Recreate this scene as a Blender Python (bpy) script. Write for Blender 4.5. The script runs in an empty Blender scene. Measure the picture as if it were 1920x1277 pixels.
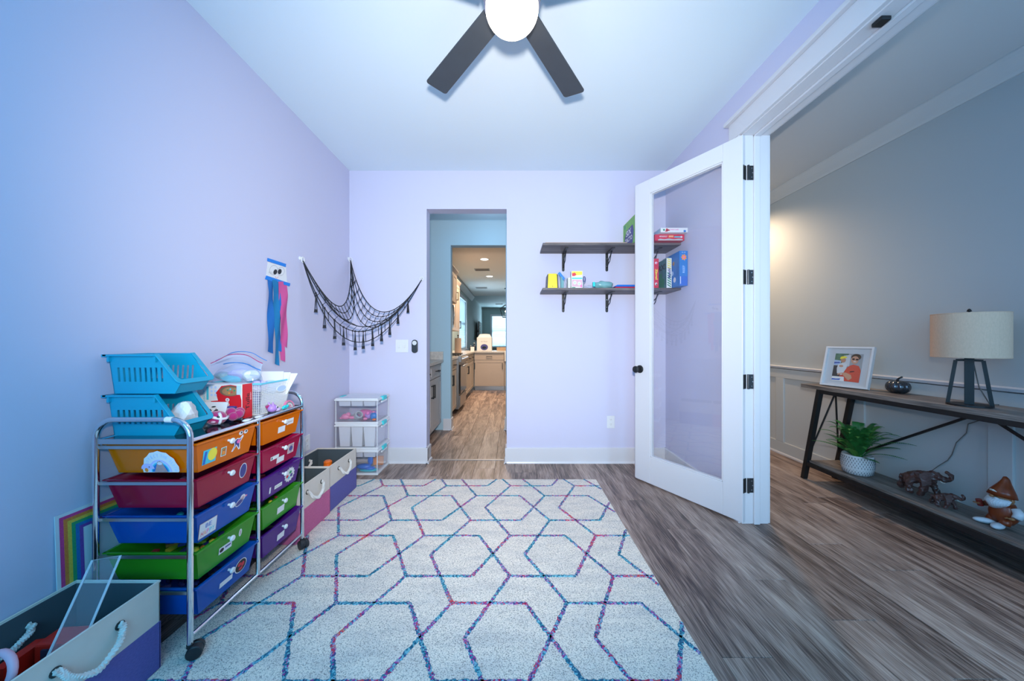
import bpy, bmesh, math, random
from math import sin, cos, pi, radians, sqrt, atan2
from mathutils import Vector, Matrix
random.seed(7)
S = bpy.context.scene
C = S.collection
V = Vector

# ------------------------------------------------------------ camera, world, lights, exposure
CAM_Z = 1.147
cd = bpy.data.cameras.new('camera'); cam = bpy.data.objects.new('camera', cd); C.objects.link(cam)
cam.location = (0, 0, CAM_Z); cam.rotation_euler = (radians(90), 0, 0)
cd.sensor_width = 36; cd.lens = 12.0; cd.clip_start = .02; cd.clip_end = 100
S.camera = cam
S.view_settings.view_transform = 'Standard'; S.view_settings.look = 'None'
S.view_settings.exposure = 0.06; S.view_settings.gamma = 1.0; S.view_settings.use_curve_mapping = False
S.cycles.max_bounces = 10; S.cycles.diffuse_bounces = 5; S.cycles.glossy_bounces = 4
S.cycles.transparent_max_bounces = 24; S.cycles.transmission_bounces = 6
S.cycles.use_denoising = True
S.cycles.caustics_reflective = False; S.cycles.caustics_refractive = False

w = bpy.data.worlds.new('daylight'); S.world = w; w.use_nodes = True
bg = w.node_tree.nodes['Background']; bg.inputs[0].default_value = (.30, .62, 1.0, 1); bg.inputs[1].default_value = 2.2

def area(name, loc, rot, sx, sy, power, col, spread=180):
    l = bpy.data.lights.new(name, 'AREA'); l.shape = 'RECTANGLE'; l.size = sx; l.size_y = sy
    l.energy = power; l.color = col; l.spread = radians(spread)
    o = bpy.data.objects.new(name, l); C.objects.link(o); o.location = loc; o.rotation_euler = rot; return o
def point(name, loc, power, col, r=.05):
    l = bpy.data.lights.new(name, 'POINT'); l.energy = power; l.color = col; l.shadow_soft_size = r
    o = bpy.data.objects.new(name, l); C.objects.link(o); o.location = loc; return o
def spot(name, loc, power, col, ang=120, blend=.8, r=.05, rot=(0, 0, 0)):
    l = bpy.data.lights.new(name, 'SPOT'); l.energy = power; l.color = col; l.spot_size = radians(ang); l.spot_blend = blend; l.shadow_soft_size = r
    o = bpy.data.objects.new(name, l); C.objects.link(o); o.location = loc; o.rotation_euler = rot; return o
# daylight through the window in the rear wall (behind the camera), facing +Y
area('rear_window_daylight', (-.15, -.93, 1.55), (radians(90), 0, 0), 2.2, 1.7, 60, (.03, .55, .96))
# camera flash, just above the camera
spot('camera_flash', (0, -.04, 1.38), 370, (1.0, .92, .84), 117, 1.0, .05, (radians(95), 0, 0))
# hallway ceiling can, warm
spot('hall_can_light', (2.30, 3.75, 2.64), 100, (1.0, .72, .46), 150, .9, .06)
# daylight coming down the hall from the entry door glass behind the camera
area('hall_entry_daylight', (2.15, -1.05, 1.4), (radians(90), 0, 0), .9, 1.9, 36, (.36, .66, 1.0))
# pantry and kitchen
point('pantry_light', (-.2, 3.85, 2.4), 5.5, (.55, .78, 1.0), .12)
spot('kitchen_can_light', (-.54, 6.69, 2.70), 185, (1.0, .72, .48), 160, .8, .06)
spot('kitchen_can_light.001', (-.55, 8.46, 2.70), 185, (1.0, .78, .58), 160, .8, .06)
spot('kitchen_can_light.002', (.9, 6.0, 2.70), 130, (1.0, .76, .52), 160, .8, .06)
area('kitchen_side_window_daylight', (-1.62, 10.05, 1.6), (0, radians(-90), 0), 1.4, 1.3, 55, (.62, .85, 1.0), 110)
area('kitchen_far_window_daylight', (-.45, 16.75, 1.55), (radians(-90), 0, 0), 1.6, 1.5, 150, (.62, .85, 1.0))

# ------------------------------------------------------------ materials
M = {}
def nd(nt, t, **k):
    n = nt.nodes.new(t)
    for a, b in k.items(): setattr(n, a, b)
    return n
def mat(name, col, rough=.5, metal=0, bump=None, var=0, vscale=6, emis=0, ecol=None, alpha=1, coat=0, spec=None, sheen=0, stretch=None):
    m = bpy.data.materials.new(name); m.use_nodes = True; nt = m.node_tree; p = nt.nodes['Principled BSDF']
    col = tuple(col) + (1,) if len(col) == 3 else col
    p.inputs['Base Color'].default_value = col; p.inputs['Roughness'].default_value = rough; p.inputs['Metallic'].default_value = metal
    if spec is not None: p.inputs['Specular IOR Level'].default_value = spec
    if coat: p.inputs['Coat Weight'].default_value = coat; p.inputs['Coat Roughness'].default_value = .08
    if sheen: p.inputs['Sheen Weight'].default_value = sheen
    if emis: p.inputs['Emission Color'].default_value = (tuple(ecol) + (1,)) if ecol else col; p.inputs['Emission Strength'].default_value = emis
    if bump or var:
        tc = nd(nt, 'ShaderNodeTexCoord'); mp = nd(nt, 'ShaderNodeMapping'); nt.links.new(tc.outputs['Object'], mp.inputs[0])
        if stretch: mp.inputs['Scale'].default_value = stretch
    if var:
        n = nd(nt, 'ShaderNodeTexNoise'); n.inputs['Scale'].default_value = vscale; n.inputs['Detail'].default_value = 4; nt.links.new(mp.outputs[0], n.inputs['Vector'])
        mx = nd(nt, 'ShaderNodeMix', data_type='RGBA'); nt.links.new(n.outputs[0], mx.inputs[0])
        mx.inputs[6].default_value = tuple(max(0, c * (1 - var)) for c in col[:3]) + (1,); mx.inputs[7].default_value = tuple(min(1, c * (1 + var)) for c in col[:3]) + (1,)
        nt.links.new(mx.outputs[2], p.inputs['Base Color'])
    if bump:
        n = nd(nt, 'ShaderNodeTexNoise'); n.inputs['Scale'].default_value = bump[0]; n.inputs['Detail'].default_value = 3; nt.links.new(mp.outputs[0], n.inputs['Vector'])
        b = nd(nt, 'ShaderNodeBump'); b.inputs['Strength'].default_value = bump[1]; b.inputs['Distance'].default_value = bump[2] if len(bump) > 2 else .002
        nt.links.new(n.outputs[0], b.inputs['Height']); nt.links.new(b.outputs[0], p.inputs['Normal'])
    M[name] = m; return m
def sheer(name, col, opac, rough=.12, spec_col=None, trans_col=None, diff=None):
    """see-through plastic or glass sheet: fresnel gloss over a mix of tinted transparent and diffuse"""
    m = bpy.data.materials.new(name); m.use_nodes = True; nt = m.node_tree; nt.nodes.clear()
    out = nd(nt, 'ShaderNodeOutputMaterial'); t = nd(nt, 'ShaderNodeBsdfTransparent'); d = nd(nt, 'ShaderNodeBsdfDiffuse'); g = nd(nt, 'ShaderNodeBsdfGlossy')
    t.inputs[0].default_value = tuple(trans_col or col) + (1,); d.inputs[0].default_value = tuple(diff or col) + (1,); g.inputs[0].default_value = (1, 1, 1, 1); g.inputs['Roughness'].default_value = rough
    a = nd(nt, 'ShaderNodeMixShader'); a.inputs[0].default_value = opac; nt.links.new(t.outputs[0], a.inputs[1]); nt.links.new(d.outputs[0], a.inputs[2])
    geo = nd(nt, 'ShaderNodeNewGeometry'); dt = nd(nt, 'ShaderNodeVectorMath', operation='DOT_PRODUCT'); nt.links.new(geo.outputs['Incoming'], dt.inputs[0]); nt.links.new(geo.outputs['Normal'], dt.inputs[1])
    ab = nd(nt, 'ShaderNodeMath', operation='ABSOLUTE'); nt.links.new(dt.outputs['Value'], ab.inputs[0])
    om = nd(nt, 'ShaderNodeMath', operation='SUBTRACT'); om.inputs[0].default_value = 1; nt.links.new(ab.outputs[0], om.inputs[1])
    pw = nd(nt, 'ShaderNodeMath', operation='POWER'); nt.links.new(om.outputs[0], pw.inputs[0]); pw.inputs[1].default_value = 5
    f = nd(nt, 'ShaderNodeMath', operation='MULTIPLY_ADD'); nt.links.new(pw.outputs[0], f.inputs[0]); f.inputs[1].default_value = .96; f.inputs[2].default_value = .04
    b = nd(nt, 'ShaderNodeMixShader'); nt.links.new(f.outputs[0], b.inputs[0]); nt.links.new(a.outputs[0], b.inputs[1]); nt.links.new(g.outputs[0], b.inputs[2])
    nt.links.new(b.outputs[0], out.inputs[0]); M[name] = m; return m
def ramp(nt, stops, interp='LINEAR'):
    r = nd(nt, 'ShaderNodeValToRGB'); cr = r.color_ramp; cr.interpolation = interp
    while len(cr.elements) < len(stops): cr.elements.new(.5)
    for e, (p, c) in zip(cr.elements, stops): e.position = p; e.color = tuple(c) + (1,)
    return r
def wood(name, stops, rough=.45, along='Y', fine=1.0, bump=.25, rnd=True):
    m = bpy.data.materials.new(name); m.use_nodes = True; nt = m.node_tree; p = nt.nodes['Principled BSDF']; L = nt.links.new
    tc = nd(nt, 'ShaderNodeTexCoord'); oi = nd(nt, 'ShaderNodeObjectInfo')
    mul = nd(nt, 'ShaderNodeVectorMath', operation='SCALE'); mul.inputs[0].default_value = (13.1, 7.7, 3.3); L(oi.outputs['Random'], mul.inputs['Scale'])
    add = nd(nt, 'ShaderNodeVectorMath', operation='ADD'); L(tc.outputs['Object'], add.inputs[0]); L(mul.outputs[0], add.inputs[1])
    def mp(a, b):
        n = nd(nt, 'ShaderNodeMapping'); s = {'Y': (a, b, a), 'X': (b, a, a), 'Z': (a, a, b)}[along]; n.inputs['Scale'].default_value = s; L(add.outputs[0], n.inputs[0]); return n
    n1 = nd(nt, 'ShaderNodeTexNoise'); n1.inputs['Scale'].default_value = 1; n1.inputs['Detail'].default_value = 5; n1.inputs['Distortion'].default_value = 1.6; L(mp(9 * fine, 1.15 * fine).outputs[0], n1.inputs[0])
    n2 = nd(nt, 'ShaderNodeTexNoise'); n2.inputs['Scale'].default_value = 1; n2.inputs['Detail'].default_value = 6; L(mp(190 * fine, 8 * fine).outputs[0], n2.inputs[0])
    mx = nd(nt, 'ShaderNodeMath', operation='MULTIPLY_ADD'); L(n2.outputs[0], mx.inputs[0]); mx.inputs[1].default_value = .5; 
    m0 = nd(nt, 'ShaderNodeMath', operation='MULTIPLY'); L(n1.outputs[0], m0.inputs[0]); m0.inputs[1].default_value = .5; L(m0.outputs[0], mx.inputs[2])
    last = mx
    if rnd:
        r2 = nd(nt, 'ShaderNodeMath', operation='MULTIPLY_ADD'); L(oi.outputs['Random'], r2.inputs[0]); r2.inputs[1].default_value = .11; L(mx.outputs[0], r2.inputs[2])
        s2 = nd(nt, 'ShaderNodeMath', operation='SUBTRACT'); L(r2.outputs[0], s2.inputs[0]); s2.inputs[1].default_value = .055; last = s2
    r = ramp(nt, stops); L(last.outputs[0], r.inputs[0]); L(r.outputs[0], p.inputs['Base Color']); p.inputs['Roughness'].default_value = rough
    b = nd(nt, 'ShaderNodeBump'); b.inputs['Strength'].default_value = bump; b.inputs['Distance'].default_value = .0012; L(n2.outputs[0], b.inputs['Height']); L(b.outputs[0], p.inputs['Normal'])
    M[name] = m; return m

mat('wall_lavender', (.545, .535, .68), .75, bump=(260, .08, .001))
mat('ceiling_white', (.67, .76, .82), .85, bump=(300, .06, .001))
mat('trim_white', (.61, .60, .63), .35, bump=(40, .03, .001))
mat('door_white', (.63, .62, .65), .3, bump=(30, .03, .001))
mat('jamb_dark', (.10, .11, .12), .6)
mat('hall_wall', (.46, .49, .50), .7, bump=(260, .07, .001))
mat('hall_panel', (.56, .57, .57), .45)
mat('hall_ceiling', (.60, .60, .60), .85)
mat('pantry_wall', (.36, .52, .62), .75, bump=(260, .07, .001))
mat('kitchen_wall', (.36, .45, .45), .75)
mat('kitchen_ceiling', (.84, .80, .75), .85)
mat('cabinet_taupe', (.45, .37, .31), .45, bump=(60, .05, .001), var=.04)
mat('cabinet_grey', (.42, .40, .41), .45, var=.04)
mat('counter_stone', (.50, .47, .44), .3, var=.35, vscale=38)
mat('black_metal', (.010, .011, .013), .5, metal=.2)
mat('black_frame', (.010, .010, .011), .5, bump=(200, .1, .0005))
mat('hinge_metal', (.05, .055, .06), .35, metal=.7)
mat('chrome', (.80, .82, .85), .10, metal=1)
mat('chrome_dull', (.62, .64, .68), .28, metal=1)
mat('steel', (.28, .28, .29), .3, metal=.8)
mat('black_gloss', (.012, .013, .016), .12, coat=.5)
mat('fan_blade', (.040, .048, .060), .55, bump=(90, .12, .0008), var=.15, vscale=14)
mat('fan_metal', (.12, .12, .13), .35, metal=.7)
mat('globe_glow', (1, .93, .8), .4, emis=15, ecol=(1.0, .86, .68))
mat('light_glow', (1, .95, .88), .4, emis=9, ecol=(1.0, .92, .80))
mat('rope_black', (.012, .013, .018), .8, bump=(400, .5, .001))
mat('rope_white', (.66, .63, .60), .85, bump=(250, .4, .001))
mat('white_plastic', (.68, .69, .71), .3)
mat('white_paper', (.70, .70, .71), .7)
mat('grey_ink', (.25, .26, .28), .7)
mat('black_ink', (.01, .01, .012), .5)
mat('rim_aqua', (.12, .52, .66), .4)
mat('teal_plastic', (.02, .56, .60), .35)
mat('bin_blue', (.003, .30, .47), .36, bump=(500, .05, .0004))
mat('caster_black', (.016, .016, .018), .45)
mat('fabric_white', (.60, .55, .49), .9, bump=(600, .25, .0008), var=.05, vscale=30)
mat('fabric_inner', (.055, .075, .09), .9, bump=(500, .2, .0008))
mat('fabric_purple', (.105, .10, .32), .95, bump=(700, .5, .001), var=.3, vscale=120, stretch=(1, 1, 2.5))
mat('fabric_pink', (.50, .12, .26), .95, bump=(700, .5, .001), var=.3, vscale=120, stretch=(1, 1, 2.5))
mat('shade_linen', (.60, .42, .30), .9, bump=(450, .5, .0008), var=.14, vscale=160, stretch=(1, 1, .4))
mat('pot_white', (.60, .61, .62), .8)
mat('pot_groove', (.16, .17, .19), .9)
mat('soil', (.03, .02, .015), .95)
mat('fern_green', (.025, .17, .035), .5, var=.5, vscale=9)
mat('fern_light', (.10, .30, .05), .5, var=.4, vscale=9)
mat('bronze', (.085, .038, .032), .33, bump=(60, .5, .003), var=.5, vscale=30)
mat('ivory', (.6, .58, .52), .4)
mat('gnome_rust', (.20, .034, .006), .3, var=.3, vscale=20)
mat('gnome_white', (.62, .66, .70), .3, bump=(120, .3, .002))
mat('gnome_skin', (.34, .15, .06), .4, var=.3, vscale=30)
mat('gnome_can', (.22, .02, .015), .25)
mat('pumpkin_silver', (.10, .11, .125), .22, metal=.8, var=.6, vscale=16)
mat('pumpkin_stem', (.012, .012, .014), .3)
mat('cord_grey', (.16, .14, .13), .6)
mat('skin_tone', (.55, .30, .20), .6)
mat('hair_brown', (.10, .06, .04), .8)
mat('orange_shirt', (.80, .10, .05), .6)
mat('photo_green', (.10, .22, .13), .6, var=.8, vscale=40)
mat('photo_grey', (.42, .43, .44), .6, var=.2, vscale=20)
mat('photo_dark', (.03, .035, .04), .6)
mat('photo_blue', (.05, .12, .45), .6)
mat('sun_glass', (.02, .015, .02), .3)
mat('paper_tape_blue', (.01, .20, .66), .6)
mat('crepe_blue', (.008, .13, .42), .8, bump=(180, .5, .001), stretch=(1, 1, .1))
mat('crepe_teal', (.005, .17, .38), .8, bump=(180, .5, .001), stretch=(1, 1, .1))
mat('crepe_pink', (.56, .08, .26), .8, bump=(180, .5, .001), stretch=(1, 1, .1))
mat('pink_toy', (.75, .20, .35), .45)
mat('pink_soft', (.62, .36, .44), .5)
mat('magenta_plush', (.36, .008, .12), .95, bump=(300, .7, .003), sheen=.5)
mat('plush_white', (.72, .68, .74), .95, bump=(300, .7, .003))
mat('lilac_toy', (.42, .22, .58), .4)
mat('lilac_pale', (.55, .42, .72), .5)
mat('red_box', (.62, .012, .02), .4)
mat('red_card', (.60, .02, .06), .45)
mat('cookie', (.35, .18, .08), .7, var=.4, vscale=40)
mat('box_brown', (.16, .10, .06), .6)
mat('orange_toy', (.85, .16, .01), .35)
mat('red_toy', (.60, .015, .008), .35)
mat('blue_toy', (.01, .14, .55), .35)
mat('yellow_box', (.85, .62, .0), .4)
mat('dark_plastic', (.02, .025, .05), .4)
mat('box_green', (.16, .38, .08), .5, var=.3, vscale=30)
mat('box_navy', (.05, .05, .22), .5)
mat('box_blue', (.01, .16, .52), .45, var=.5, vscale=14)
mat('box_sky', (.01, .17, .50), .45)
mat('box_teal', (.06, .20, .24), .5, var=.7, vscale=30)
mat('print_yellow', (.82, .70, .06), .5)
mat('print_green', (.02, .24, .12), .5)
mat('print_orange', (.80, .25, .04), .5)
mat('print_pink', (.75, .15, .40), .5)
mat('print_cyan', (.05, .50, .62), .5)
mat('print_red', (.62, .03, .05), .5)
mat('print_blue', (.02, .12, .50), .5)
mat('print_mix', (.45, .32, .35), .5, var=.9, vscale=60)
mat('cardboard', (.45, .30, .19), .8)
mat('paper_towel', (.62, .42, .30), .9)
mat('sink_white', (.78, .74, .70), .2)
mat('blind_slat', (.62, .70, .74), .5)
mat('tv_black', (.012, .014, .017), .2)
mat('vent_metal', (.35, .34, .33), .5)
mat('threshold', (.34, .30, .28), .4, metal=.3)
mat('pastel_blue', (.45, .60, .85), .6)
mat('pastel_lilac', (.52, .48, .78), .6)
mat('sloth_tan', (.42, .27, .27), .7, var=.2, vscale=90)
mat('rb_pink', (.62, .05, .22), .5, var=.3, vscale=220)
mat('rb_orange', (.75, .22, .04), .5, var=.3, vscale=220)
mat('rb_yellow', (.75, .48, .06), .5, var=.3, vscale=220)
mat('rb_green', (.02, .30, .12), .5, var=.3, vscale=220)
mat('rb_blue', (.01, .15, .40), .5, var=.3, vscale=220)
mat('rb_purple', (.16, .06, .32), .5, var=.3, vscale=220)
sheer('glass_clear', (.95, .97, 1.0), .0, .0, trans_col=(.985, .99, .995))
sheer('clear_plastic', (.92, .95, 1.0), .035, .06, trans_col=(.985, .985, 1.0))
sheer('bag_film', (.88, .92, 1.0), .14, .18)
sheer('white_sheer', (.80, .83, .88), .62, .25)
sheer('teal_sheer', (.30, .60, .62), .55, .25)
DR = {'orange': (.80, .19, .002), 'maroon': (.40, .008, .05), 'blue': (.004, .11, .50), 'green': (.05, .36, .02), 'magenta': (.44, .006, .07), 'purple': (.10, .012, .26)}
for k, c in DR.items():
    sheer('drawer_' + k, c, .68, .14, trans_col=tuple(min(1, x * 1.5 + .03) for x in c))
wood('plank_wood', [(.35, (.055, .034, .028)), (.44, (.16, .105, .085)), (.50, (.26, .18, .145)), (.58, (.38, .275, .225)), (.67, (.52, .40, .33))], .42)
wood('shelf_wood', [(.36, (.03, .026, .028)), (.5, (.09, .076, .078)), (.64, (.19, .16, .155))], .5, along='X', fine=.9, rnd=False)
wood('table_wood', [(.36, (.06, .05, .045)), (.5, (.19, .155, .135)), (.64, (.36, .30, .26))], .45, along='Y', rnd=False)
wood('light_wood', [(.3, (.38, .24, .17)), (.6, (.52, .36, .27))], .5, along='X', rnd=False)

def rug_mats():
    m = bpy.data.materials.new('rug_pile'); m.use_nodes = True; nt = m.node_tree; p = nt.nodes['Principled BSDF']; L = nt.links.new
    tc = nd(nt, 'ShaderNodeTexCoord')
    a = nd(nt, 'ShaderNodeTexNoise'); a.inputs['Scale'].default_value = 230; a.inputs['Detail'].default_value = 3; L(tc.outputs['Object'], a.inputs[0])
    b = nd(nt, 'ShaderNodeTexNoise'); b.inputs['Scale'].default_value = 5; b.inputs['Detail'].default_value = 5
    mp = nd(nt, 'ShaderNodeMapping'); mp.inputs['Scale'].default_value = (1, 3, 1); L(tc.outputs['Object'], mp.inputs[0]); L(mp.outputs[0], b.inputs[0])
    r1 = ramp(nt, [(.34, (.36, .32, .28)), (.47, (.80, .71, .61)), (.60, (.94, .83, .71))]); L(a.outputs[0], r1.inputs[0])
    r2 = ramp(nt, [(.3, (.82, .84, .88)), (.6, (1, 1, 1))]); L(b.outputs[0], r2.inputs[0])
    mx = nd(nt, 'ShaderNodeMix', data_type='RGBA', blend_type='MULTIPLY'); mx.inputs[0].default_value = 1; L(r1.outputs[0], mx.inputs[6]); L(r2.outputs[0], mx.inputs[7]); L(mx.outputs[2], p.inputs['Base Color'])
    p.inputs['Roughness'].default_value = .95; p.inputs['Specular IOR Level'].default_value = .1
    bp = nd(nt, 'ShaderNodeBump'); bp.inputs['Strength'].default_value = .8; bp.inputs['Distance'].default_value = .004; L(a.outputs[0], bp.inputs['Height']); L(bp.outputs[0], p.inputs['Normal'])
    M['rug_pile'] = m
    m = bpy.data.materials.new('rug_yarn'); m.use_nodes = True; nt = m.node_tree; p = nt.nodes['Principled BSDF']; L = nt.links.new
    tc = nd(nt, 'ShaderNodeTexCoord')
    v = nd(nt, 'ShaderNodeTexVoronoi'); v.inputs['Scale'].default_value = 150; L(tc.outputs['Object'], v.inputs[0])
    sx = nd(nt, 'ShaderNodeSeparateColor'); L(v.outputs['Color'], sx.inputs[0])
    n = nd(nt, 'ShaderNodeTexNoise'); n.inputs['Scale'].default_value = 6.5; n.inputs['Detail'].default_value = 1.5; L(tc.outputs['Object'], n.inputs[0])
    s = nd(nt, 'ShaderNodeMapRange'); s.inputs[1].default_value = .3; s.inputs[2].default_value = .7; L(n.outputs[0], s.inputs[0])
    ad = nd(nt, 'ShaderNodeMath', operation='MULTIPLY_ADD'); L(sx.outputs[0], ad.inputs[0]); ad.inputs[1].default_value = .42
    m2 = nd(nt, 'ShaderNodeMath', operation='MULTIPLY'); L(s.outputs[0], m2.inputs[0]); m2.inputs[1].default_value = .60; L(m2.outputs[0], ad.inputs[2])
    r = ramp(nt, [(0, (.02, .12, .22)), (.16, (.16, .45, .52)), (.26, (.008, .10, .17)), (.34, (.02, .22, .30)), (.42, (.18, .45, .56)), (.50, (.03, .06, .18)), (.56, (.34, .05, .28)), (.63, (.40, .30, .50)), (.69, (.50, .03, .10)), (.76, (.12, .30, .42)), (.83, (.62, .06, .10)), (.93, (.66, .20, .10))], 'CONSTANT')
    L(ad.outputs[0], r.inputs[0]); L(r.outputs[0], p.inputs['Base Color']); p.inputs['Roughness'].default_value = .95
    bp = nd(nt, 'ShaderNodeBump'); bp.inputs['Strength'].default_value = .8; bp.inputs['Distance'].default_value = .003; L(v.outputs['Distance'], bp.inputs['Height']); L(bp.outputs[0], p.inputs['Normal'])
    M['rug_yarn'] = m
rug_mats()

# ------------------------------------------------------------ geometry helpers
ORG = {}
class MB:
    def __init__(s): s.v = []; s.f = []; s.fm = []; s.mi = 0
    def add(s, vs, fs):
        b = len(s.v); s.v += [tuple(x) for x in vs]
        for f in fs: s.f.append([b + i for i in f]); s.fm.append(s.mi)
        return s
    def box(s, x0, x1, y0, y1, z0, z1):
        return s.add([(x0, y0, z0), (x1, y0, z0), (x1, y1, z0), (x0, y1, z0), (x0, y0, z1), (x1, y0, z1), (x1, y1, z1), (x0, y1, z1)],
                     [(0, 3, 2, 1), (4, 5, 6, 7), (0, 1, 5, 4), (1, 2, 6, 5), (2, 3, 7, 6), (3, 0, 4, 7)])
    def hexa(s, b, t):   # 4 bottom + 4 top corners
        return s.add(list(b) + list(t), [(0, 3, 2, 1), (4, 5, 6, 7), (0, 1, 5, 4), (1, 2, 6, 5), (2, 3, 7, 6), (3, 0, 4, 7)])
    def obox(s, c, u, v, w_):   # centre and three half vectors
        c = V(c); u = V(u); v = V(v); w_ = V(w_)
        return s.hexa([c - u - v - w_, c + u - v - w_, c + u + v - w_, c - u + v - w_], [c - u - v + w_, c + u - v + w_, c + u + v + w_, c - u + v + w_])
    def bar(s, a, b, w1, w2, up=(0, 0, 1)):  # rectangular bar from a to b
        a = V(a); b = V(b); d = (b - a).normalized(); u = d.cross(V(up)); u = u.normalized() if u.length > 1e-6 else V((1, 0, 0)); v = u.cross(d)
        return s.obox((a + b) / 2, (b - a) / 2, u * w1 / 2, v * w2 / 2)
    def tube(s, pts, r, n=8, closed=False, cap=True):
        pts = [V(p) for p in pts]; k = len(pts); rr = r if isinstance(r, (list, tuple)) else [r] * k
        vs = []; up = None
        for i, p in enumerate(pts):
            if closed: d = pts[(i + 1) % k] - pts[i - 1]
            else: d = pts[min(i + 1, k - 1)] - pts[max(i - 1, 0)]
            d = d.normalized() if d.length > 1e-9 else V((0, 0, 1))
            if up is None:
                up = V((0, 0, 1)) if abs(d.z) < .9 else V((1, 0, 0))
            u = up - d * up.dot(d); u = u.normalized() if u.length > 1e-6 else d.orthogonal().normalized(); up = u; v = d.cross(u)
            for j in range(n):
                a = 2 * pi * j / n; vs.append(p + (u * cos(a) + v * sin(a)) * rr[i])
        fs = []
        for i in range(k if closed else k - 1):
            i2 = (i + 1) % k
            for j in range(n): fs.append((i * n + j, i * n + (j + 1) % n, i2 * n + (j + 1) % n, i2 * n + j))
        if cap and not closed: fs.append(tuple(range(n))[::-1]); fs.append(tuple((k - 1) * n + j for j in range(n)))
        return s.add(vs, fs)
    def lathe(s, prof, c=(0, 0, 0), n=20, ax=None, cap=True, sx=1, sy=1):
        c = V(c); ax = V(ax or (0, 0, 1)).normalized(); u = ax.orthogonal().normalized() if abs(ax.z) < .999 else V((1, 0, 0)); v = ax.cross(u)
        vs = []; k = len(prof)
        for r, z in prof:
            for j in range(n):
                a = 2 * pi * j / n; vs.append(c + ax * z + u * cos(a) * r * sx + v * sin(a) * r * sy)
        fs = [(i * n + j, i * n + (j + 1) % n, (i + 1) * n + (j + 1) % n, (i + 1) * n + j) for i in range(k - 1) for j in range(n)]
        if cap: fs.append(tuple(range(n))[::-1]); fs.append(tuple((k - 1) * n + j for j in range(n)))
        return s.add(vs, fs)
    def ball(s, c, rx, ry=None, rz=None, nu=14, nv=8, rot=None):
        ry = ry or rx; rz = rz or rx; c = V(c); vs = []; fs = []
        for i in range(1, nv):
            t = pi * i / nv
            for j in range(nu): a = 2 * pi * j / nu; vs.append((rx * sin(t) * cos(a), ry * sin(t) * sin(a), rz * cos(t)))
        vs.append((0, 0, rz)); vs.append((0, 0, -rz)); k = (nv - 1) * nu
        for i in range(nv - 2):
            for j in range(nu): fs.append((i * nu + j, i * nu + (j + 1) % nu, (i + 1) * nu + (j + 1) % nu, (i + 1) * nu + j))
        for j in range(nu): fs.append((k, j, (j + 1) % nu)); fs.append((k + 1, (nv - 2) * nu + (j + 1) % nu, (nv - 2) * nu + j))
        vs = [V(v) for v in vs]
        if rot is not None: vs = [rot @ v for v in vs]
        return s.add([c + v for v in vs], fs)
    def prism(s, poly, o, u, v, d):  # poly in the plane o,u,v, thickness vector d
        o = V(o); u = V(u); v = V(v); d = V(d); n = len(poly)
        a = [o + u * p[0] + v * p[1] for p in poly]; b = [p + d for p in a]
        return s.add(a + b, [tuple(range(n))[::-1], tuple(range(n, 2 * n))] + [(i, (i + 1) % n, n + (i + 1) % n, n + i) for i in range(n)])
    def tray(s, x0, x1, y0, y1, z0, z1, ix0=0, ix1=0, iy0=0, iy1=0, t=.002):
        """open box, bottom inset by i.. on each side, wall thickness t"""
        def ring(a, b, c, d, z): return [(a, c, z), (b, c, z), (b, d, z), (a, d, z)]
        vs = ring(x0 + ix0, x1 - ix1, y0 + iy0, y1 - iy1, z0) + ring(x0, x1, y0, y1, z1) + ring(x0 + t, x1 - t, y0 + t, y1 - t, z1) + ring(x0 + ix0 + t, x1 - ix1 - t, y0 + iy0 + t, y1 - iy1 - t, z0 + t)
        fs = [(3, 2, 1, 0), (12, 13, 14, 15)]
        for i in range(4):
            j = (i + 1) % 4; fs += [(i, j, 4 + j, 4 + i), (4 + i, 4 + j, 8 + j, 8 + i), (8 + i, 8 + j, 12 + j, 12 + i)]
        return s.add(vs, fs)
    def grid(s, fn, nu, nv, th=0):  # surface fn(u,v)
        vs = [V(fn(i / nu, j / nv)) for j in range(nv + 1) for i in range(nu + 1)]
        fs = [(j * (nu + 1) + i, j * (nu + 1) + i + 1, (j + 1) * (nu + 1) + i + 1, (j + 1) * (nu + 1) + i) for j in range(nv) for i in range(nu)]
        return s.add(vs, fs)
    def build(s, name, m, parent=None, smooth=False, bev=0, solid=0, recalc=True, kind=None, label=None):
        off = ORG.get(parent.name, V((0, 0, 0))) if parent else V((0, 0, 0))
        me = bpy.data.meshes.new(name); me.from_pydata([V(v) - off for v in s.v], [], s.f)
        ms = m if isinstance(m, (list, tuple)) else [m]
        for x in ms: me.materials.append(M[x])
        if len(ms) > 1: me.polygons.foreach_set('material_index', s.fm)
        if recalc:
            bm = bmesh.new(); bm.from_mesh(me); bmesh.ops.recalc_face_normals(bm, faces=bm.faces); bm.to_mesh(me); bm.free()
        if smooth:
            me.polygons.foreach_set('use_smooth', [True] * len(me.polygons))
            if smooth == 'auto':
                me.set_sharp_from_angle(angle=radians(40))
        o = bpy.data.objects.new(name, me); C.objects.link(o)
        if parent: o.parent = parent; ORG[o.name] = off
        if solid: md = o.modifiers.new('thick', 'SOLIDIFY'); md.thickness = solid; md.offset = 0
        if bev: md = o.modifiers.new('bevel', 'BEVEL'); md.width = bev; md.segments = 2; md.limit_method = 'ANGLE'; md.angle_limit = radians(40)
        if kind: o['kind'] = kind
        if label: o['label'] = label
        return o
def thing(name, label, cat, loc=(0, 0, 0), group=None, world=True, kind=None):
    """Empty at the base of a thing; parts given in world coordinates are stored relative to it"""
    o = bpy.data.objects.new(name, None); C.objects.link(o); o.location = loc; o.empty_display_size = .05
    if label: o['label'] = label
    if cat: o['category'] = cat
    if group: o['group'] = group
    if kind: o['kind'] = kind
    ORG[o.name] = V(loc) if world else V((0, 0, 0))
    return o
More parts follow.
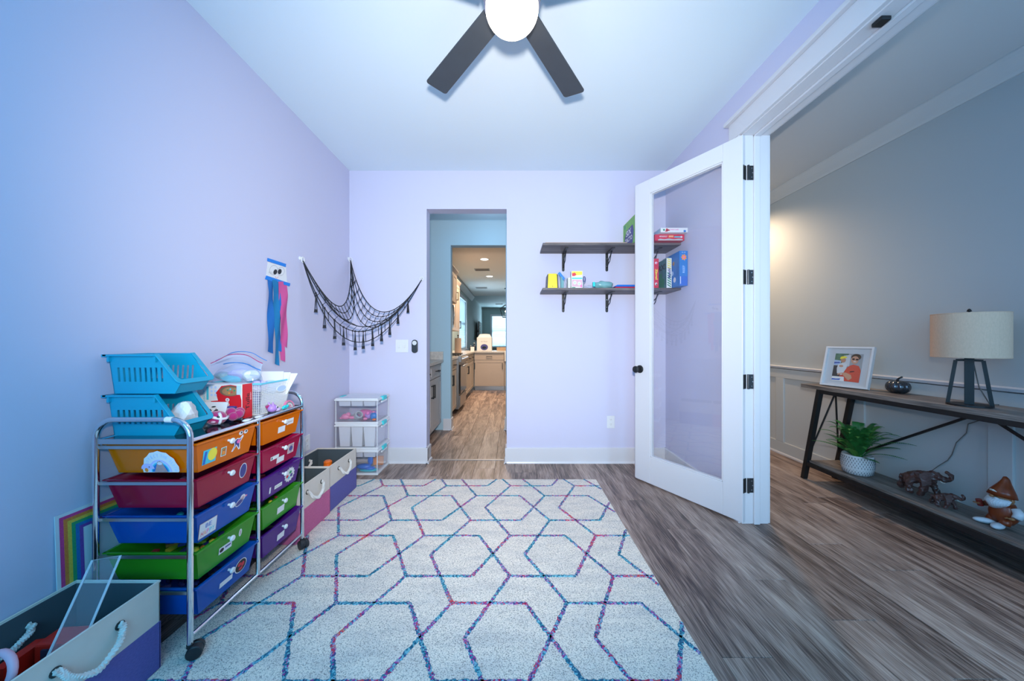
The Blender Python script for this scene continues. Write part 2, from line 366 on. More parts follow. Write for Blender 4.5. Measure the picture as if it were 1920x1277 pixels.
def tag(o, label, cat, group=None, kind=None):
    o['label'] = label; o['category'] = cat
    if group: o['group'] = group
    if kind: o['kind'] = kind
    return o
def struct(name, mb, m, **k):
    o = mb.build(name, m, **k); o['kind'] = 'structure'; return o
def copy_tree(o, parent=None):
    c = o.copy(); C.objects.link(c); c.parent = parent
    ORG[c.name] = ORG.get(o.name, V((0, 0, 0)))
    for ch in list(o.children): copy_tree(ch, c)
    return c
def PX(px, py, Y): return V(((px - 960) / 640 * Y, Y, CAM_Z - (py - 638.5) / 640 * Y))
def LW(px, py, X):   # a point of the photograph on the plane x = X
    Y = 640 * X / (px - 960); return V((X, Y, CAM_Z - (py - 638.5) / 640 * Y))
_fc = {}
def text(s, mname, parent, o, u, v, wd, ht, name='lettering', lift=.0006, bold=0):
    key = (s, bold)
    if key not in _fc:
        cu = bpy.data.curves.new('t', 'FONT'); cu.body = s; cu.resolution_u = 2; cu.offset = bold; cu.extrude = .0
        ob = bpy.data.objects.new('t', cu); C.objects.link(ob); bpy.context.view_layer.update()
        me = ob.evaluated_get(bpy.context.evaluated_depsgraph_get()).to_mesh()
        vs = [tuple(q.co) for q in me.vertices]; fs = [list(p.vertices) for p in me.polygons]
        ob.evaluated_get(bpy.context.evaluated_depsgraph_get()).to_mesh_clear(); bpy.data.objects.remove(ob); _fc[key] = (vs, fs)
    vs, fs = _fc[key]
    xs = [q[0] for q in vs]; ys = [q[1] for q in vs]; cx = (min(xs) + max(xs)) / 2; cy = (min(ys) + max(ys)) / 2
    kx = wd / (max(xs) - min(xs)); ky = ht / (max(ys) - min(ys)); o = V(o); u = V(u).normalized(); v = V(v).normalized(); n = u.cross(v).normalized()
    mb = MB(); mb.add([o + u * (q[0] - cx) * kx + v * (q[1] - cy) * ky + n * lift for q in vs], fs)
    return mb.build(name, mname, parent, recalc=False)
def decal(poly, mname, parent, o, u, v, name='print', lift=.0003, th=.0003, label=None):
    o = V(o); u = V(u).normalized(); v = V(v).normalized(); n = u.cross(v).normalized()
    return MB().prism(poly, o + n * lift, u, v, n * th).build(name, mname, parent, label=label)
def rect(cx, cy, w_, h_): return [(cx - w_ / 2, cy - h_ / 2), (cx + w_ / 2, cy - h_ / 2), (cx + w_ / 2, cy + h_ / 2), (cx - w_ / 2, cy + h_ / 2)]
def ell(cx, cy, a, b, n=20, a0=0, a1=2 * pi, rot=0):
    full = abs(a1 - a0 - 2 * pi) < 1e-6; k = n if full else n + 1; r = []
    for i in range(k):
        t = a0 + (a1 - a0) * i / n; x = a * cos(t); y = b * sin(t); r.append((cx + x * cos(rot) - y * sin(rot), cy + x * sin(rot) + y * cos(rot)))
    return r
def arcband(cx, cy, r0, r1, a0=0, a1=pi, n=20, sy=1):
    return [(cx + r1 * cos(a0 + (a1 - a0) * i / n), cy + r1 * sy * sin(a0 + (a1 - a0) * i / n)) for i in range(n + 1)] + [(cx + r0 * cos(a1 - (a1 - a0) * i / n), cy + r0 * sy * sin(a1 - (a1 - a0) * i / n)) for i in range(n + 1)]
X3, Y3, Z3 = V((1, 0, 0)), V((0, 1, 0)), V((0, 0, 1))

# ============================================================ SETTING
XL, XR, YB, YR, ZC = -1.525, 1.44, 3.20, -.75, 2.74
HX0, HX1, HZ = 1.60, 2.74, 2.68
# floor slab and individual planks
fl = struct('floor', MB().box(-1.75, 2.95, -1.2, 17.1, -.05, -.006), 'jamb_dark')
PW, PL = .183, 1.22
plank_me = {}
def plank(x, y0, y1):
    key = round(y1 - y0, 3)
    if key not in plank_me:
        h = (y1 - y0) / 2 - .0004; a = PW / 2 - .0004; c = .0012
        mb = MB(); mb.add([(-a, -h, -.006), (a, -h, -.006), (a, h, -.006), (-a, h, -.006), (-a, -h, -c), (a, -h, -c), (a, h, -c), (-a, h, -c), (-a + c, -h + c, 0), (a - c, -h + c, 0), (a - c, h - c, 0), (-a + c, h - c, 0)],
               [(8, 9, 10, 11), (4, 5, 9, 8), (5, 6, 10, 9), (6, 7, 11, 10), (7, 4, 8, 11), (0, 1, 5, 4), (1, 2, 6, 5), (2, 3, 7, 6), (3, 0, 4, 7)])
        o = mb.build('plank', 'plank_wood', fl); plank_me[key] = o.data
    else:
        o = bpy.data.objects.new('plank', plank_me[key]); C.objects.link(o); o.parent = fl
    o.location = (x, (y0 + y1) / 2, 0)
known = {-2: 1.477, -1: 2.455, 0: 2.077, 1: 1.637, 2: 1.40}
for k in range(-14, 11):
    x0 = .944 + PW * k; xc = x0 + PW / 2
    if xc < -1.6 or xc > 2.85: continue
    ymax = 8.3 if xc < .1 else (4.45 if xc > 1.4 else 5.6)
    j = known.get(k, random.uniform(0, 1.22)); y = j - PL * math.ceil((j + .8) / PL)
    while y < ymax:
        a = max(y, -.8); b = min(y + PL, ymax)
        if b - a > .05: plank(xc, round(a, 3), round(b, 3))
        y += PL
struct('trim_9', MB().box(-.80, -.05, 3.262, 3.292, .0, .006), 'threshold', bev=.002)

# ceilings
struct('ceiling', MB().box(XL - .1, XR + .16, YR - .1, YB + .12, ZC, ZC + .12), 'ceiling_white')
struct('ceiling_hall', MB().box(HX0 - .0, HX1 + .1, -1.0, 6.2, HZ, HZ + .18), 'hall_ceiling')
struct('ceiling_pantry', MB().box(-1.6, 1.6, YB + .12, 4.38, 2.70, 2.86), 'ceiling_white')
struct('ceiling_kitchen', MB().box(-1.6, 2.9, 4.38, 12.2, ZC, ZC + .12), 'kitchen_ceiling')
struct('ceiling_sunroom', MB().box(-1.6, 2.9, 12.2, 17.0, ZC, ZC + .12), 'kitchen_wall')

# walls
struct('wall_left', MB().box(XL - .12, XL, YR - .12, YB + .12, 0, ZC), 'wall_lavender')
b = MB(); b.box(XL, -.80, YB, YB + .12, 0, ZC); b.box(-.05, XR + .16, YB, YB + .12, 0, ZC); b.box(-.80, -.05, YB, YB + .12, 2.38, ZC)
struct('wall_back', b, 'wall_lavender')
OY0, OY1, OZ = .45, 2.155, 2.445   # french door rough opening in the right wall
b = MB(); b.box(XR, HX0, OY1, YB, 0, ZC); b.box(XR, HX0, YR - .12, OY0, 0, ZC); b.box(XR, HX0, OY0, OY1, OZ, ZC)
struct('wall_right', b, ['wall_lavender'])
b = MB(); WX0, WX1, WZ0, WZ1 = -1.25, .95, .7, 2.4
b.box(XL - .1, WX0, YR - .12, YR, 0, ZC); b.box(WX1, XR, YR - .12, YR, 0, ZC); b.box(WX0, WX1, YR - .12, YR, 0, WZ0); b.box(WX0, WX1, YR - .12, YR, WZ1, ZC)
struct('wall_rear', b, 'wall_lavender')
wn = struct('window_1', MB().box(WX0, WX1, YR - .08, YR - .02, WZ0, WZ0 + .05).box(WX0, WX1, YR - .08, YR - .02, WZ1 - .05, WZ1).box(WX0, WX0 + .05, YR - .08, YR - .02, WZ0, WZ1).box(WX1 - .05, WX1, YR - .08, YR - .02, WZ0, WZ1).box((WX0 + WX1) / 2 - .03, (WX0 + WX1) / 2 + .03, YR - .08, YR - .02, WZ0, WZ1), 'trim_white')
MB().box(WX0 + .05, WX1 - .05, YR - .052, YR - .048, WZ0 + .05, WZ1 - .05).build('pane', 'glass_clear', wn)

# hall wall with board-and-batten panelling
wh = struct('wall_hall', MB().box(HX1, HX1 + .1, -1.0, 6.2, 0, HZ), 'hall_wall')
T = .018
def hallbox(name, y0, y1, z0, z1, m='hall_panel', t=T, bev=.003): return MB().box(HX1 - t, HX1 + .001, y0, y1, z0, z1).build(name, m, wh, bev=bev)
hallbox('wainscot_sheet', -1, 6.1, .0, .86, t=.004, bev=0)
hallbox('base_rail', -1, 6.1, 0, .125); hallbox('top_rail', -1, 6.1, .77, .86)
MB().prism([(0, .86), (-.030, .868), (-.034, .885), (-.02, .892), (0, .892)], (HX1, -1, 0), (1, 0, 0), (0, 0, 1), (0, 7.1, 0)).build('chair_rail', 'trim_white', wh)
MB().prism([(-.018, 0), (-.032, 0), (-.030, .012), (-.018, .02)], (HX1, -1, 0), (1, 0, 0), (0, 0, 1), (0, 7.1, 0)).build('shoe_mould', 'trim_white', wh)
for k in range(-3, 5): hallbox('stile', 1.905 + .785 * k - .05, 1.905 + .785 * k + .05, .125, .77)
MB().prism([(0, 2.583), (-.012, 2.583), (-.022, 2.60), (-.05, 2.625), (-.078, 2.655), (-.09, 2.672), (-.09, HZ), (0, HZ)], (HX1, -1, 0), (1, 0, 0), (0, 0, 1), (0, 7.1, 0)).build('crown_mould', 'hall_panel', wh)
struct('wall_hall_end', MB().box(HX0, HX1, 6.1, 6.2, 0, HZ), 'hall_wall')
struct('wall_hall_inner', MB().box(HX0 - .1, HX0, YB, 6.1, 0, HZ), 'hall_wall')
b = MB(); b.box(HX0, 1.68, -1.1, -1.0, 0, HZ); b.box(2.62, HX1, -1.1, -1.0, 0, HZ); b.box(1.68, 2.62, -1.1, -1.0, 2.4, HZ); b.box(1.68, 2.62, -1.1, -1.0, 0, .35)
struct('wall_hall_front', b, 'hall_wall')

# pantry and kitchen walls
b = MB(); b.box(-1.55, -.787, 4.38, 4.50, 0, ZC); b.box(-.08, 1.6, 4.38, 4.50, 0, ZC); b.box(-.787, -.08, 4.38, 4.50, 2.37, ZC)
struct('wall_pantry_far', b, 'pantry_wall')
struct('wall_pantry_left', MB().box(-1.6, -1.5, YB + .12, 4.38, 0, ZC), 'pantry_wall')
struct('wall_pantry_right', MB().box(.75, .85, YB + .12, 4.38, 0, ZC), 'pantry_wall')
b = MB(); KX = -1.45
b.box(KX - .1, KX, 4.5, 9.35, 0, ZC); b.box(KX - .1, KX, 10.75, 17, 0, ZC); b.box(KX - .1, KX, 9.35, 10.75, 0, .9); b.box(KX - .1, KX, 9.35, 10.75, 2.35, ZC)
struct('wall_kitchen_left', b, 'kitchen_wall')
b = MB(); FX0, FX1, FZ0, FZ1 = -.98, .2, .85, 2.32
b.box(KX, FX0, 16.6, 16.7, 0, ZC); b.box(FX1, 2.9, 16.6, 16.7, 0, ZC); b.box(FX0, FX1, 16.6, 16.7, 0, FZ0); b.box(FX0, FX1, 16.6, 16.7, FZ1, ZC)
struct('wall_kitchen_far', b, 'kitchen_wall')
struct('wall_kitchen_right', MB().box(2.8, 2.9, 6.2, 17, 0, ZC), 'kitchen_wall')
struct('wall_kitchen_back', MB().box(1.5, 1.6, 4.38, 6.2, 0, ZC).box(1.5, 2.8, 6.2, 6.3, 0, ZC), 'kitchen_wall')
# kitchen crown moulding and beam
struct('trim_1', MB().prism([(0, 2.56), (.02, 2.56), (.12, 2.68), (.12, ZC), (0, ZC)], (KX, 6.9, 0), (1, 0, 0), (0, 0, 1), (0, 5.3, 0)), 'hall_wall')
# windows with slatted blinds
def blindwin(name, o, u, n, wd, z0, z1, slats, pitch_in):
    """o: lower corner at the wall face, u along the wall, n into the room"""
    o = V(o); u = V(u); n = V(n); b = MB(); f = .07; zc = (z0 + z1) / 2; h = z1 - z0
    def pc(a0, a1, c0, c1, d0, d1): 
        c = o + u * (a0 + a1) / 2 + n * (d0 + d1) / 2; c.z = (c0 + c1) / 2; b.obox(c, u * (a1 - a0) / 2, n * (d1 - d0) / 2, Z3 * (c1 - c0) / 2)
    pc(-f, 0, z0 - f, z1 + f, 0, .02); pc(wd, wd + f, z0 - f, z1 + f, 0, .02); pc(-f, wd + f, z1, z1 + f + .03, 0, .025); pc(-f - .02, wd + f + .02, z0 - .04, z0, 0, .05)
    pc(0, wd, zc - .02, zc + .02, -.08, -.05); pc(0, .03, z0, z1, -.09, -.04); pc(wd - .03, wd, z0, z1, -.09, -.04)
    r = struct(name, b, 'trim_white')
    g = MB(); c = o + u * wd / 2 - n * .065; c.z = zc; g.obox(c, u * wd / 2, n * .002, Z3 * h / 2); g.build('pane', 'glass_clear', r)
    for i in range(slats):
        z = z0 + .02 + (h - .05) * i / (slats - 1); s_ = MB(); c = o + u * wd / 2 - n * .02; c.z = z
        a = pitch_in; s_.obox(c, u * (wd / 2 - .01), (n * cos(a) + Z3 * sin(a)) * .024, (n * -sin(a) + Z3 * cos(a)) * .0015); s_.build('slat', 'blind_slat', r)
    return r
blindwin('window_2', (KX, 9.35, 0), (0, 1, 0), (1, 0, 0), 1.4, .9, 2.35, 34, .85)
blindwin('window_3', (FX0, 16.6, 0), (1, 0, 0), (0, -1, 0), FX1 - FX0, FZ0, FZ1, 30, .75)

# baseboards with shoe moulding
def baseboard(name, a, b_, n, m='trim_white', h=.145):
    """a->b along the wall, n out of the wall"""
    a = V(a); b_ = V(b_); n = V(n); d = b_ - a
    return struct(name, MB().prism([(0, 0), (.026, 0), (.026, .006), (.022, .016), (.014, .020), (.014, h - .006), (.010, h), (0, h)], a, n, Z3, d), m)
baseboard('baseboard_left', (XL, YR, 0), (XL, YB, 0), (1, 0, 0))
baseboard('baseboard_back', (XL, YB, 0), (-.786, YB, 0), (0, -1, 0)); baseboard('baseboard_back.001', (-.064, YB, 0), (XR, YB, 0), (0, -1, 0))
baseboard('baseboard_right', (XR, OY1 + .1, 0), (XR, YB, 0), (-1, 0, 0))
baseboard('baseboard_opening', (-.80, YB - .026, 0), (-.80, YB + .12, 0), (1, 0, 0)); baseboard('baseboard_opening.001', (-.05, YB - .026, 0), (-.05, YB + .12, 0), (-1, 0, 0))
baseboard('baseboard_pantry', (-.88, 4.38, 0), (-.773, 4.38, 0), (0, -1, 0)); baseboard('baseboard_pantry.001', (-.094, 4.38, 0), (.75, 4.38, 0), (0, -1, 0))
baseboard('baseboard_pantry.002', (-.787, 4.354, 0), (-.787, 4.5, 0), (1, 0, 0)); baseboard('baseboard_pantry.003', (-.08, 4.354, 0), (-.08, 4.5, 0), (-1, 0, 0))

# french door frame: jambs, head, stops, casing, cap
JY = 2.135
struct('trim_2', MB().box(XR - .002, HX0 + .004, JY, OY1, 0, OZ), 'trim_white', bev=.002)
struct('trim_3', MB().box(XR - .002, HX0 + .004, OY0, OY1, 2.43, OZ), 'trim_white', bev=.002)
b = MB(); b.box(1.508, 1.545, JY - .012, JY, 0, 2.43); b.box(1.508, 1.545, OY0, JY, 2.418, 2.43)
struct('trim_4', b, 'trim_white', bev=.003)
b = MB(); b.box(XR - .019, XR, JY + .006, 2.225, 0, 2.436); struct('trim_5', b, 'trim_white', bev=.003)
b = MB(); b.box(XR - .022, XR, .36, 2.235, 2.436, 2.548); struct('trim_6', b, 'trim_white', bev=.003)
struct('trim_7', MB().box(XR - .045, XR, .34, 2.255, 2.548, 2.572), 'trim_white', bev=.003)
b = MB(); b.box(HX0, HX0 + .02, JY + .006, 2.225, 0, 2.436); b.box(HX0, HX0 + .02, .36, 2.225, 2.436, 2.55); struct('trim_8', b, 'trim_white', bev=.003)
tag(MB().box(1.457, 1.497, 1.345, 1.385, 2.4145, 2.43).build('door_catch', 'black_metal', bev=.003), 'small black catch plate under the white head of the wide doorway', 'catch')

# french door leaf, standing open
H0 = V((1.433, 2.12, 0)); DD = V((-.5049, .8632, 0)); NN = V((.8632, .5049, 0)); LW_, TH = .818, .040
door = thing('door_1', None, None, H0, kind='structure')
def leafbox(name, s0, s1, z0, z1, t0=0, t1=TH, m='door_white', bev=.003):
    c = H0 + DD * (s0 + s1) / 2 + NN * (t0 + t1) / 2; c.z = (z0 + z1) / 2
    return MB().obox(c, DD * (s1 - s0) / 2, NN * (t1 - t0) / 2, Z3 * (z1 - z0) / 2).build(name, m, door, bev=bev)
G0, G1, GZ0, GZ1 = .121, .675, .224, 2.315
leafbox('stile', 0, G0, .012, 2.428); leafbox('stile', G1, LW_, .012, 2.428)
leafbox('rail', G0, G1, .012, GZ0); leafbox('rail', G0, G1, GZ1, 2.428)
leafbox('astragal', LW_, LW_ + .014, .012, 2.428, .012, .028)
leafbox('glass_pane', G0, G1, GZ0, GZ1, .018, .021, 'glass_clear', 0)
for t0, t1 in ((.004, .018), (.021, .036)):
    leafbox('glazing_bead', G0, G0 + .010, GZ0, GZ1, t0, t1); leafbox('glazing_bead', G1 - .010, G1, GZ0, GZ1, t0, t1)
    leafbox('glazing_bead', G0, G1, GZ0, GZ0 + .010, t0, t1); leafbox('glazing_bead', G0, G1, GZ1 - .010, GZ1, t0, t1)
for sgn, t in ((-1, 0), (1, TH)):
    c = H0 + DD * .770 + NN * t + Z3 * .914
    MB().lathe([(.0, 0), (.032, 0), (.032, .006), (.028, .011), (.012, .014), (.012, .034), (.024, .040), (.0275, .050), (.026, .060), (.020, .064), (0, .064)], c, 20, NN * sgn).build('knob', 'black_metal', door, smooth='auto')
for z in (2.195, 1.543, .890, .241):
    b = MB(); p = V((1.4745, JY - .002, z)); b.obox((1.492, JY - .0015, z), (.020, 0, 0), (0, .0018, 0), (0, 0, .045))
    c = H0 + NN * .022 - DD * .0015; c.z = z; b.obox(c, NN * .018, DD * .0018, Z3 * .045)
    b.tube([(1.4745, 2.129, z - .046), (1.4745, 2.129, z + .046)], .0065, 10)
    h = b.build('hinge', 'hinge_metal', door, bev=.001)
    for k in (-.028, 0, .028): MB().lathe([(0, 0), (.0035, 0), (.003, .001), (0, .001)], (1.497 + (.006 if k == 0 else 0), JY - .0033, z + k), 8, (0, -1, 0)).build('screw', 'chrome_dull', h)

# ============================================================ RUG
rug = MB().box(-1.32, .69, -.30, 2.80, 0.0005, .010).build('rug', 'rug_pile', bev=.004)
tag(rug, 'white low-pile area rug with multicoloured interlocking hexagon lines on the plank floor', 'rug')
def clip(a, b_, x0, x1, y0, y1):
    t0, t1 = 0, 1; dx, dy = b_[0] - a[0], b_[1] - a[1]
    for p, q in ((-dx, a[0] - x0), (dx, x1 - a[0]), (-dy, a[1] - y0), (dy, y1 - a[1])):
        if abs(p) < 1e-9:
            if q < 0: return None
        else:
            r = q / p
            if p < 0: t0 = max(t0, r)
            else: t1 = min(t1, r)
    return None if t0 >= t1 else ((a[0] + dx * t0, a[1] + dy * t0), (a[0] + dx * t1, a[1] + dy * t1))
motif = [((0, 0), (.32, 0)), ((.25, -.17), (.57, -.17)), ((0, 0), (-.17, -.345)), ((-.17, -.345), (0, -.68)), ((.07, -.17), (.25, -.51)), ((.25, -.17), (.07, -.51))]
b = MB()
for j in range(-2, 8):
    for i in range(-6, 8):
        lx = -.512 + .5 * i + .25 * (j % 2); ly = 2.670 - .511 * j
        for p, q in motif:
            c = clip((lx + p[0], ly + p[1]), (lx + q[0], ly + q[1]), -1.31, .685, -.29, 2.795)
            if not c: continue
            p0, p1 = V((*c[0], 0)), V((*c[1], 0)); L_ = (p1 - p0).length
            if L_ < .01: continue
            n = max(2, int(L_ / .007)); d = (p1 - p0) / L_; s_ = V((-d.y, d.x, 0)); row = []
            for k in range(n + 1):
                t = p0 + d * L_ * k / n; w0 = .0085 + random.uniform(-.0035, .0035); w1 = .0085 + random.uniform(-.0035, .0035)
                row += [t - s_ * w0 + Z3 * .0098, t - s_ * w0 * .6 + Z3 * .0125, t + s_ * w1 * .6 + Z3 * .0125, t + s_ * w1 + Z3 * .0098]
            row = [V((min(.688, max(-1.318, q_.x)), min(2.798, q_.y), q_.z)) for q_ in row]
            b.add(row, [(4 * k + e, 4 * k + e + 1, 4 * k + 5 + e, 4 * k + 4 + e) for k in range(n) for e in range(3)])
b.build('pattern_line', 'rug_yarn', rug, kind='stuff', recalc=True)

# ============================================================ CEILING FAN
FH = V((0.0, 1.355, ZC)); BZ = 2.52
fan = thing('ceiling_fan', 'dark grey five-blade ceiling fan with a glowing white globe lamp', 'ceiling fan', FH)
MB().lathe([(0, 0), (.075, 0), (.075, -.02), (.055, -.055), (.02, -.065), (0, -.065)], FH, 28, cap=False).build('canopy', 'fan_metal', fan, smooth='auto')
MB().tube([FH + V((0, 0, -.06)), FH + V((0, 0, -.13))], .014, 12).build('down_rod', 'fan_metal', fan)
MB().lathe([(0, 2.62), (.06, 2.62), (.115, 2.60), (.125, 2.57), (.125, 2.535), (.112, 2.50), (.106, 2.485), (0, 2.485)], (FH.x, FH.y, 0), 32, cap=False).build('motor_housing', 'fan_metal', fan, smooth='auto')
MB().lathe([(.0, 2.49), (.112, 2.49), (.112, 2.475), (.104, 2.470), (0, 2.470)], (FH.x, FH.y, 0), 32, cap=False).build('lamp_collar', 'chrome_dull', fan, smooth='auto')
MB().ball((FH.x - .0, FH.y, 2.462), .105, .105, .088, 40, 24).build('globe', 'globe_glow', fan, smooth=True)
th0 = atan2(1.897 - FH.y, .345 - FH.x)
for k in range(5):
    a = th0 + k * 2 * pi / 5; d = V((cos(a), sin(a), 0)); s_ = V((-sin(a), cos(a), 0)); pit = .10
    up = V((s_.x * cos(pit), s_.y * cos(pit), sin(pit))); poly = []
    hw, L0, L1, r = .060, .10, .650, .016
    for (cx, cy, a0) in ((L1 - r, hw - r, 0), (L0 + .02, hw * .8, pi / 2), (L0 + .02, -hw * .8, pi), (L1 - r, -hw + r, -pi / 2)):
        if cx > .3:
            seq = [a0 + q * pi / 10 for q in range(6)]
            poly += [(cx + r * cos(t), cy + r * sin(t)) for t in seq]
        else: poly.append((cx, cy))
    n = d.cross(up).normalized(); o = V((FH.x, FH.y, BZ))
    MB().prism(poly, o - n * .004, d, up, n * .008).build('blade', 'fan_blade', fan, bev=.0025)
    MB().obox(o + d * .12 + Z3 * .008, d * .05, s_ * .022, Z3 * .004).build('blade_iron', 'fan_metal', fan, bev=.002)

# ============================================================ ROLLING DRAWER CART
CX0, CX1, CY0, CYM, CY1 = -1.490, -1.152, 1.222, 1.548, 1.874   # tube centres
cart = thing('drawer_cart', 'chrome rolling cart with ten translucent coloured drawers against the lavender wall', 'drawer cart', (CX0, CY0, 0))
TR = .0095; RT = .065; ZB = .864
for y in (CY0, CY1):
    pts = [(CX0, y, .055), (CX0, y, ZB - RT)] + [(CX0 + RT - RT * cos(a), y, ZB - RT + RT * sin(a)) for a in [pi / 2 * k / 7 for k in range(1, 8)]]
    pts += [(CX1 - RT + RT * sin(a), y, ZB - RT + RT * cos(a)) for a in [pi / 2 * k / 7 for k in range(0, 8)]] + [(CX1, y, .055)]
    MB().tube(pts, TR, 14).build('end_frame', 'chrome', cart, smooth='auto')
MB().tube([(CX1, CYM, .09), (CX1, CYM, .785)], .0085, 14).build('middle_post', 'chrome', cart, smooth='auto')
MB().tube([(CX0, CYM, .09), (CX0, CYM, .785)], .0085, 14).build('middle_post', 'chrome', cart, smooth='auto')
for x in (CX0, CX1):
    MB().tube([(x, CY0, .787), (x, CY1, .787)], .008, 12).build('top_rail', 'chrome', cart, smooth='auto')
    MB().tube([(x, CY0, .088), (x, CY1, .088)], .0065, 12).build('bottom_rail', 'chrome', cart, smooth='auto')
MB().box(CX0 + .006, CX1 - .006, CY0 + .008, CY1 - .008, .784, .7905).build('top_shelf', 'black_gloss', cart, bev=.0015)
for y in (CY0, CYM, CY1): MB().box(CX0, CX1, y - .002, y + .002, .776, .794).build('end_bar', 'chrome_dull', cart)
ZR = [.768, .638, .507, .373, .243]
for y in (CY0, CYM, CY1):
    for z in ZR:
        for dy in ([.007] if y == CY0 else [-.007] if y == CY1 else [-.010, .010]):
            MB().bar((CX0, y + dy, z - .006), (CX1, y + dy, z - .006), .004, .011).build('runner', 'chrome_dull', cart)
for (x, y, tw) in ((CX1, CY0, .5), (CX1, CY1, -.6), (CX0, CY0, 1.2), (CX0, CY1, .3)):
    b = MB(); b.lathe([(0, .062), (.011, .062), (.011, .05), (.007, .045), (0, .045)], (x, y, 0), 12, cap=False)
    d = V((cos(tw), sin(tw), 0)); ax = V((-sin(tw), cos(tw), 0)); c = V((x, y, 0)) + d * .014; c.z = .0345
    b.prism(ell(0, 0, .022, .022, 16, radians(-10), radians(190)) + [], c - ax * .019, d, Z3, ax * .038)
    h = b.build('caster', 'caster_black', cart, bev=.001)
    for sg in (-1, 1):
        MB().lathe([(0, .003), (.020, .003), (.024, .006), (.024, .019), (.021, .022), (0, .022)], c, 20, ax * sg, cap=False).build('wheel', 'caster_black', h, smooth='auto')
cols = [['orange', 'maroon', 'blue', 'green', 'blue'], ['orange', 'magenta', 'purple', 'green', 'purple']]
FRONTS = {}
def drawer(col, row):
    name = cols[col][row]; m = 'drawer_' + name; z1 = ZR[row] + .004; z0 = z1 - .114
    y0 = (CY0 if col == 0 else CYM) + .014; y1 = (CYM if col == 0 else CY1) - .014; x0 = CX0 + .012; x1 = CX1 + .004
    b = MB(); b.tray(x0, x1, y0 + .006, y1 - .006, z0, z1 - .002, .022, .014, .022, .022, .0022)
    rw = .010; 
    b.box(x0 - .004, x1 + .004, y0 - .001, y0 + .007, z1 - .0035, z1); b.box(x0 - .004, x1 + .004, y1 - .007, y1 + .001, z1 - .0035, z1)
    b.box(x1 - .002, x1 + .009, y0 - .002, y1 + .002, z1 - .006, z1 + .001); b.box(x0 - .006, x0 + .003, y0, y1, z1 - .004, z1)
    dr = b.build('drawer', m, cart, label='translucent %s drawer' % name)
    # front plane: origin at the top middle of the front face
    o = V((x1 + .0005, (y0 + y1) / 2, z1 - .004)); vdir = (V((x1, 0, z1)) - V((x1 - .014, 0, z0))).normalized(); FRONTS[(col, row)] = (dr, o, vdir)
    k = o - vdir * .026; n = Y3.cross(vdir)
    MB().lathe([(.0, 0), (.005, 0), (.005, .010), (.011, .014), (.012, .018), (.009, .022), (0, .023)], k, 14, n, cap=False).build('knob', 'white_plastic', dr, smooth='auto')
    return dr
for c in range(2):
    for r in range(5): drawer(c, r)
def stick(col, row, poly, m, name='sticker', lift=.0006, off=(0, 0)):
    dr, o, vd = FRONTS[(col, row)]; return decal([(p[0] + off[0], p[1] + off[1]) for p in poly], m, dr, o, Y3, vd, name, lift)
def sttext(col, row, s, m, cx, cy, wd, ht):
    dr, o, vd = FRONTS[(col, row)]; return text(s, m, dr, o + Y3 * cx + vd * cy, Y3, vd, wd, ht, lift=.0016, bold=.01)
# left column stickers
stick(0, 0, rect(-.082, -.062, .058, .055), 'print_cyan'); stick(0, 0, ell(-.070, -.058, .020, .024), 'print_yellow', 'print', .001); stick(0, 0, [(-.109, -.088), (-.100, -.088), (-.094, -.040), (-.104, -.040)], 'print_blue', 'print', .001)
stick(0, 0, rect(-.018, -.066, .026, .036), 'white_paper'); stick(0, 0, rect(-.018, -.066, .020, .030), 'print_green', 'print', .001); stick(0, 0, [(-.027, -.078), (-.009, -.078), (-.011, -.054), (-.025, -.054)], 'print_orange', 'print', .0014); stick(0, 0, ell(-.018, -.060, .005, .003), 'box_brown', 'print', .0018)
stick(0, 0, [(.020, -.080), (.028, -.082), (.044, -.062), (.058, -.082), (.066, -.080), (.062, -.052), (.078, -.030), (.074, -.022), (.060, -.034), (.044, -.030), (.030, -.040), (.034, -.058)], 'white_paper')
stick(0, 0, [(.026, -.077), (.044, -.056), (.059, -.076), (.058, -.050), (.068, -.034), (.060, -.038), (.044, -.034), (.034, -.043), (.038, -.056)], 'box_navy', 'print', .001); stick(0, 0, ell(.053, -.046, .009, .008), 'print_pink', 'print', .0014)
for dx, m in ((.062, 'print_yellow'), (.088, 'print_green')):
    stick(0, 0, ell(dx, -.013, .011, .0085), 'white_paper'); stick(0, 0, ell(dx + .002, -.012, .0045, .004), 'black_ink', 'print', .001)
stick(0, 1, ell(.078, -.048, .020, .032), 'white_paper'); stick(0, 1, ell(.078, -.048, .017, .029), 'box_navy', 'print', .001)
stick(0, 2, rect(-.088, -.070, .076, .058), 'sloth_tan'); stick(0, 2, rect(-.088, -.070, .072, .054), 'white_paper', 'print', .001)
sttext(0, 2, 'BE', 'print_blue', -.087, -.058, .026, .016); 
for ch, m, dx in (('H', 'print_red', -.024), ('A', 'print_orange', -.012), ('P', 'print_pink', 0), ('P', 'print_cyan', .012), ('Y', 'print_cyan', .024)): sttext(0, 2, ch, m, -.088 + dx, -.083, .010, .017)
stick(0, 2, ell(.058, -.044, .022, .013, rot=.4), 'white_paper'); stick(0, 2, ell(.074, -.030, .014, .013), 'white_paper'); stick(0, 2, ell(.058, -.044, .019, .010, rot=.4), 'box_navy', 'print', .001); stick(0, 2, ell(.073, -.031, .009, .008), 'print_mix', 'print', .0014); stick(0, 2, ell(.092, -.030, .0055, .004), 'pink_toy', 'print', .001)
stick(0, 3, rect(-.010, -.060, .062, .026), 'white_paper'); stick(0, 3, ell(-.028, -.060, .010, .008), 'black_ink', 'print', .001); stick(0, 3, rect(.002, -.058, .028, .006), 'box_navy', 'print', .001)
stick(0, 3, ell(.062, -.040, .008, .016), 'white_paper'); stick(0, 3, rect(.062, -.040, .005, .018), 'sloth_tan', 'print', .001)
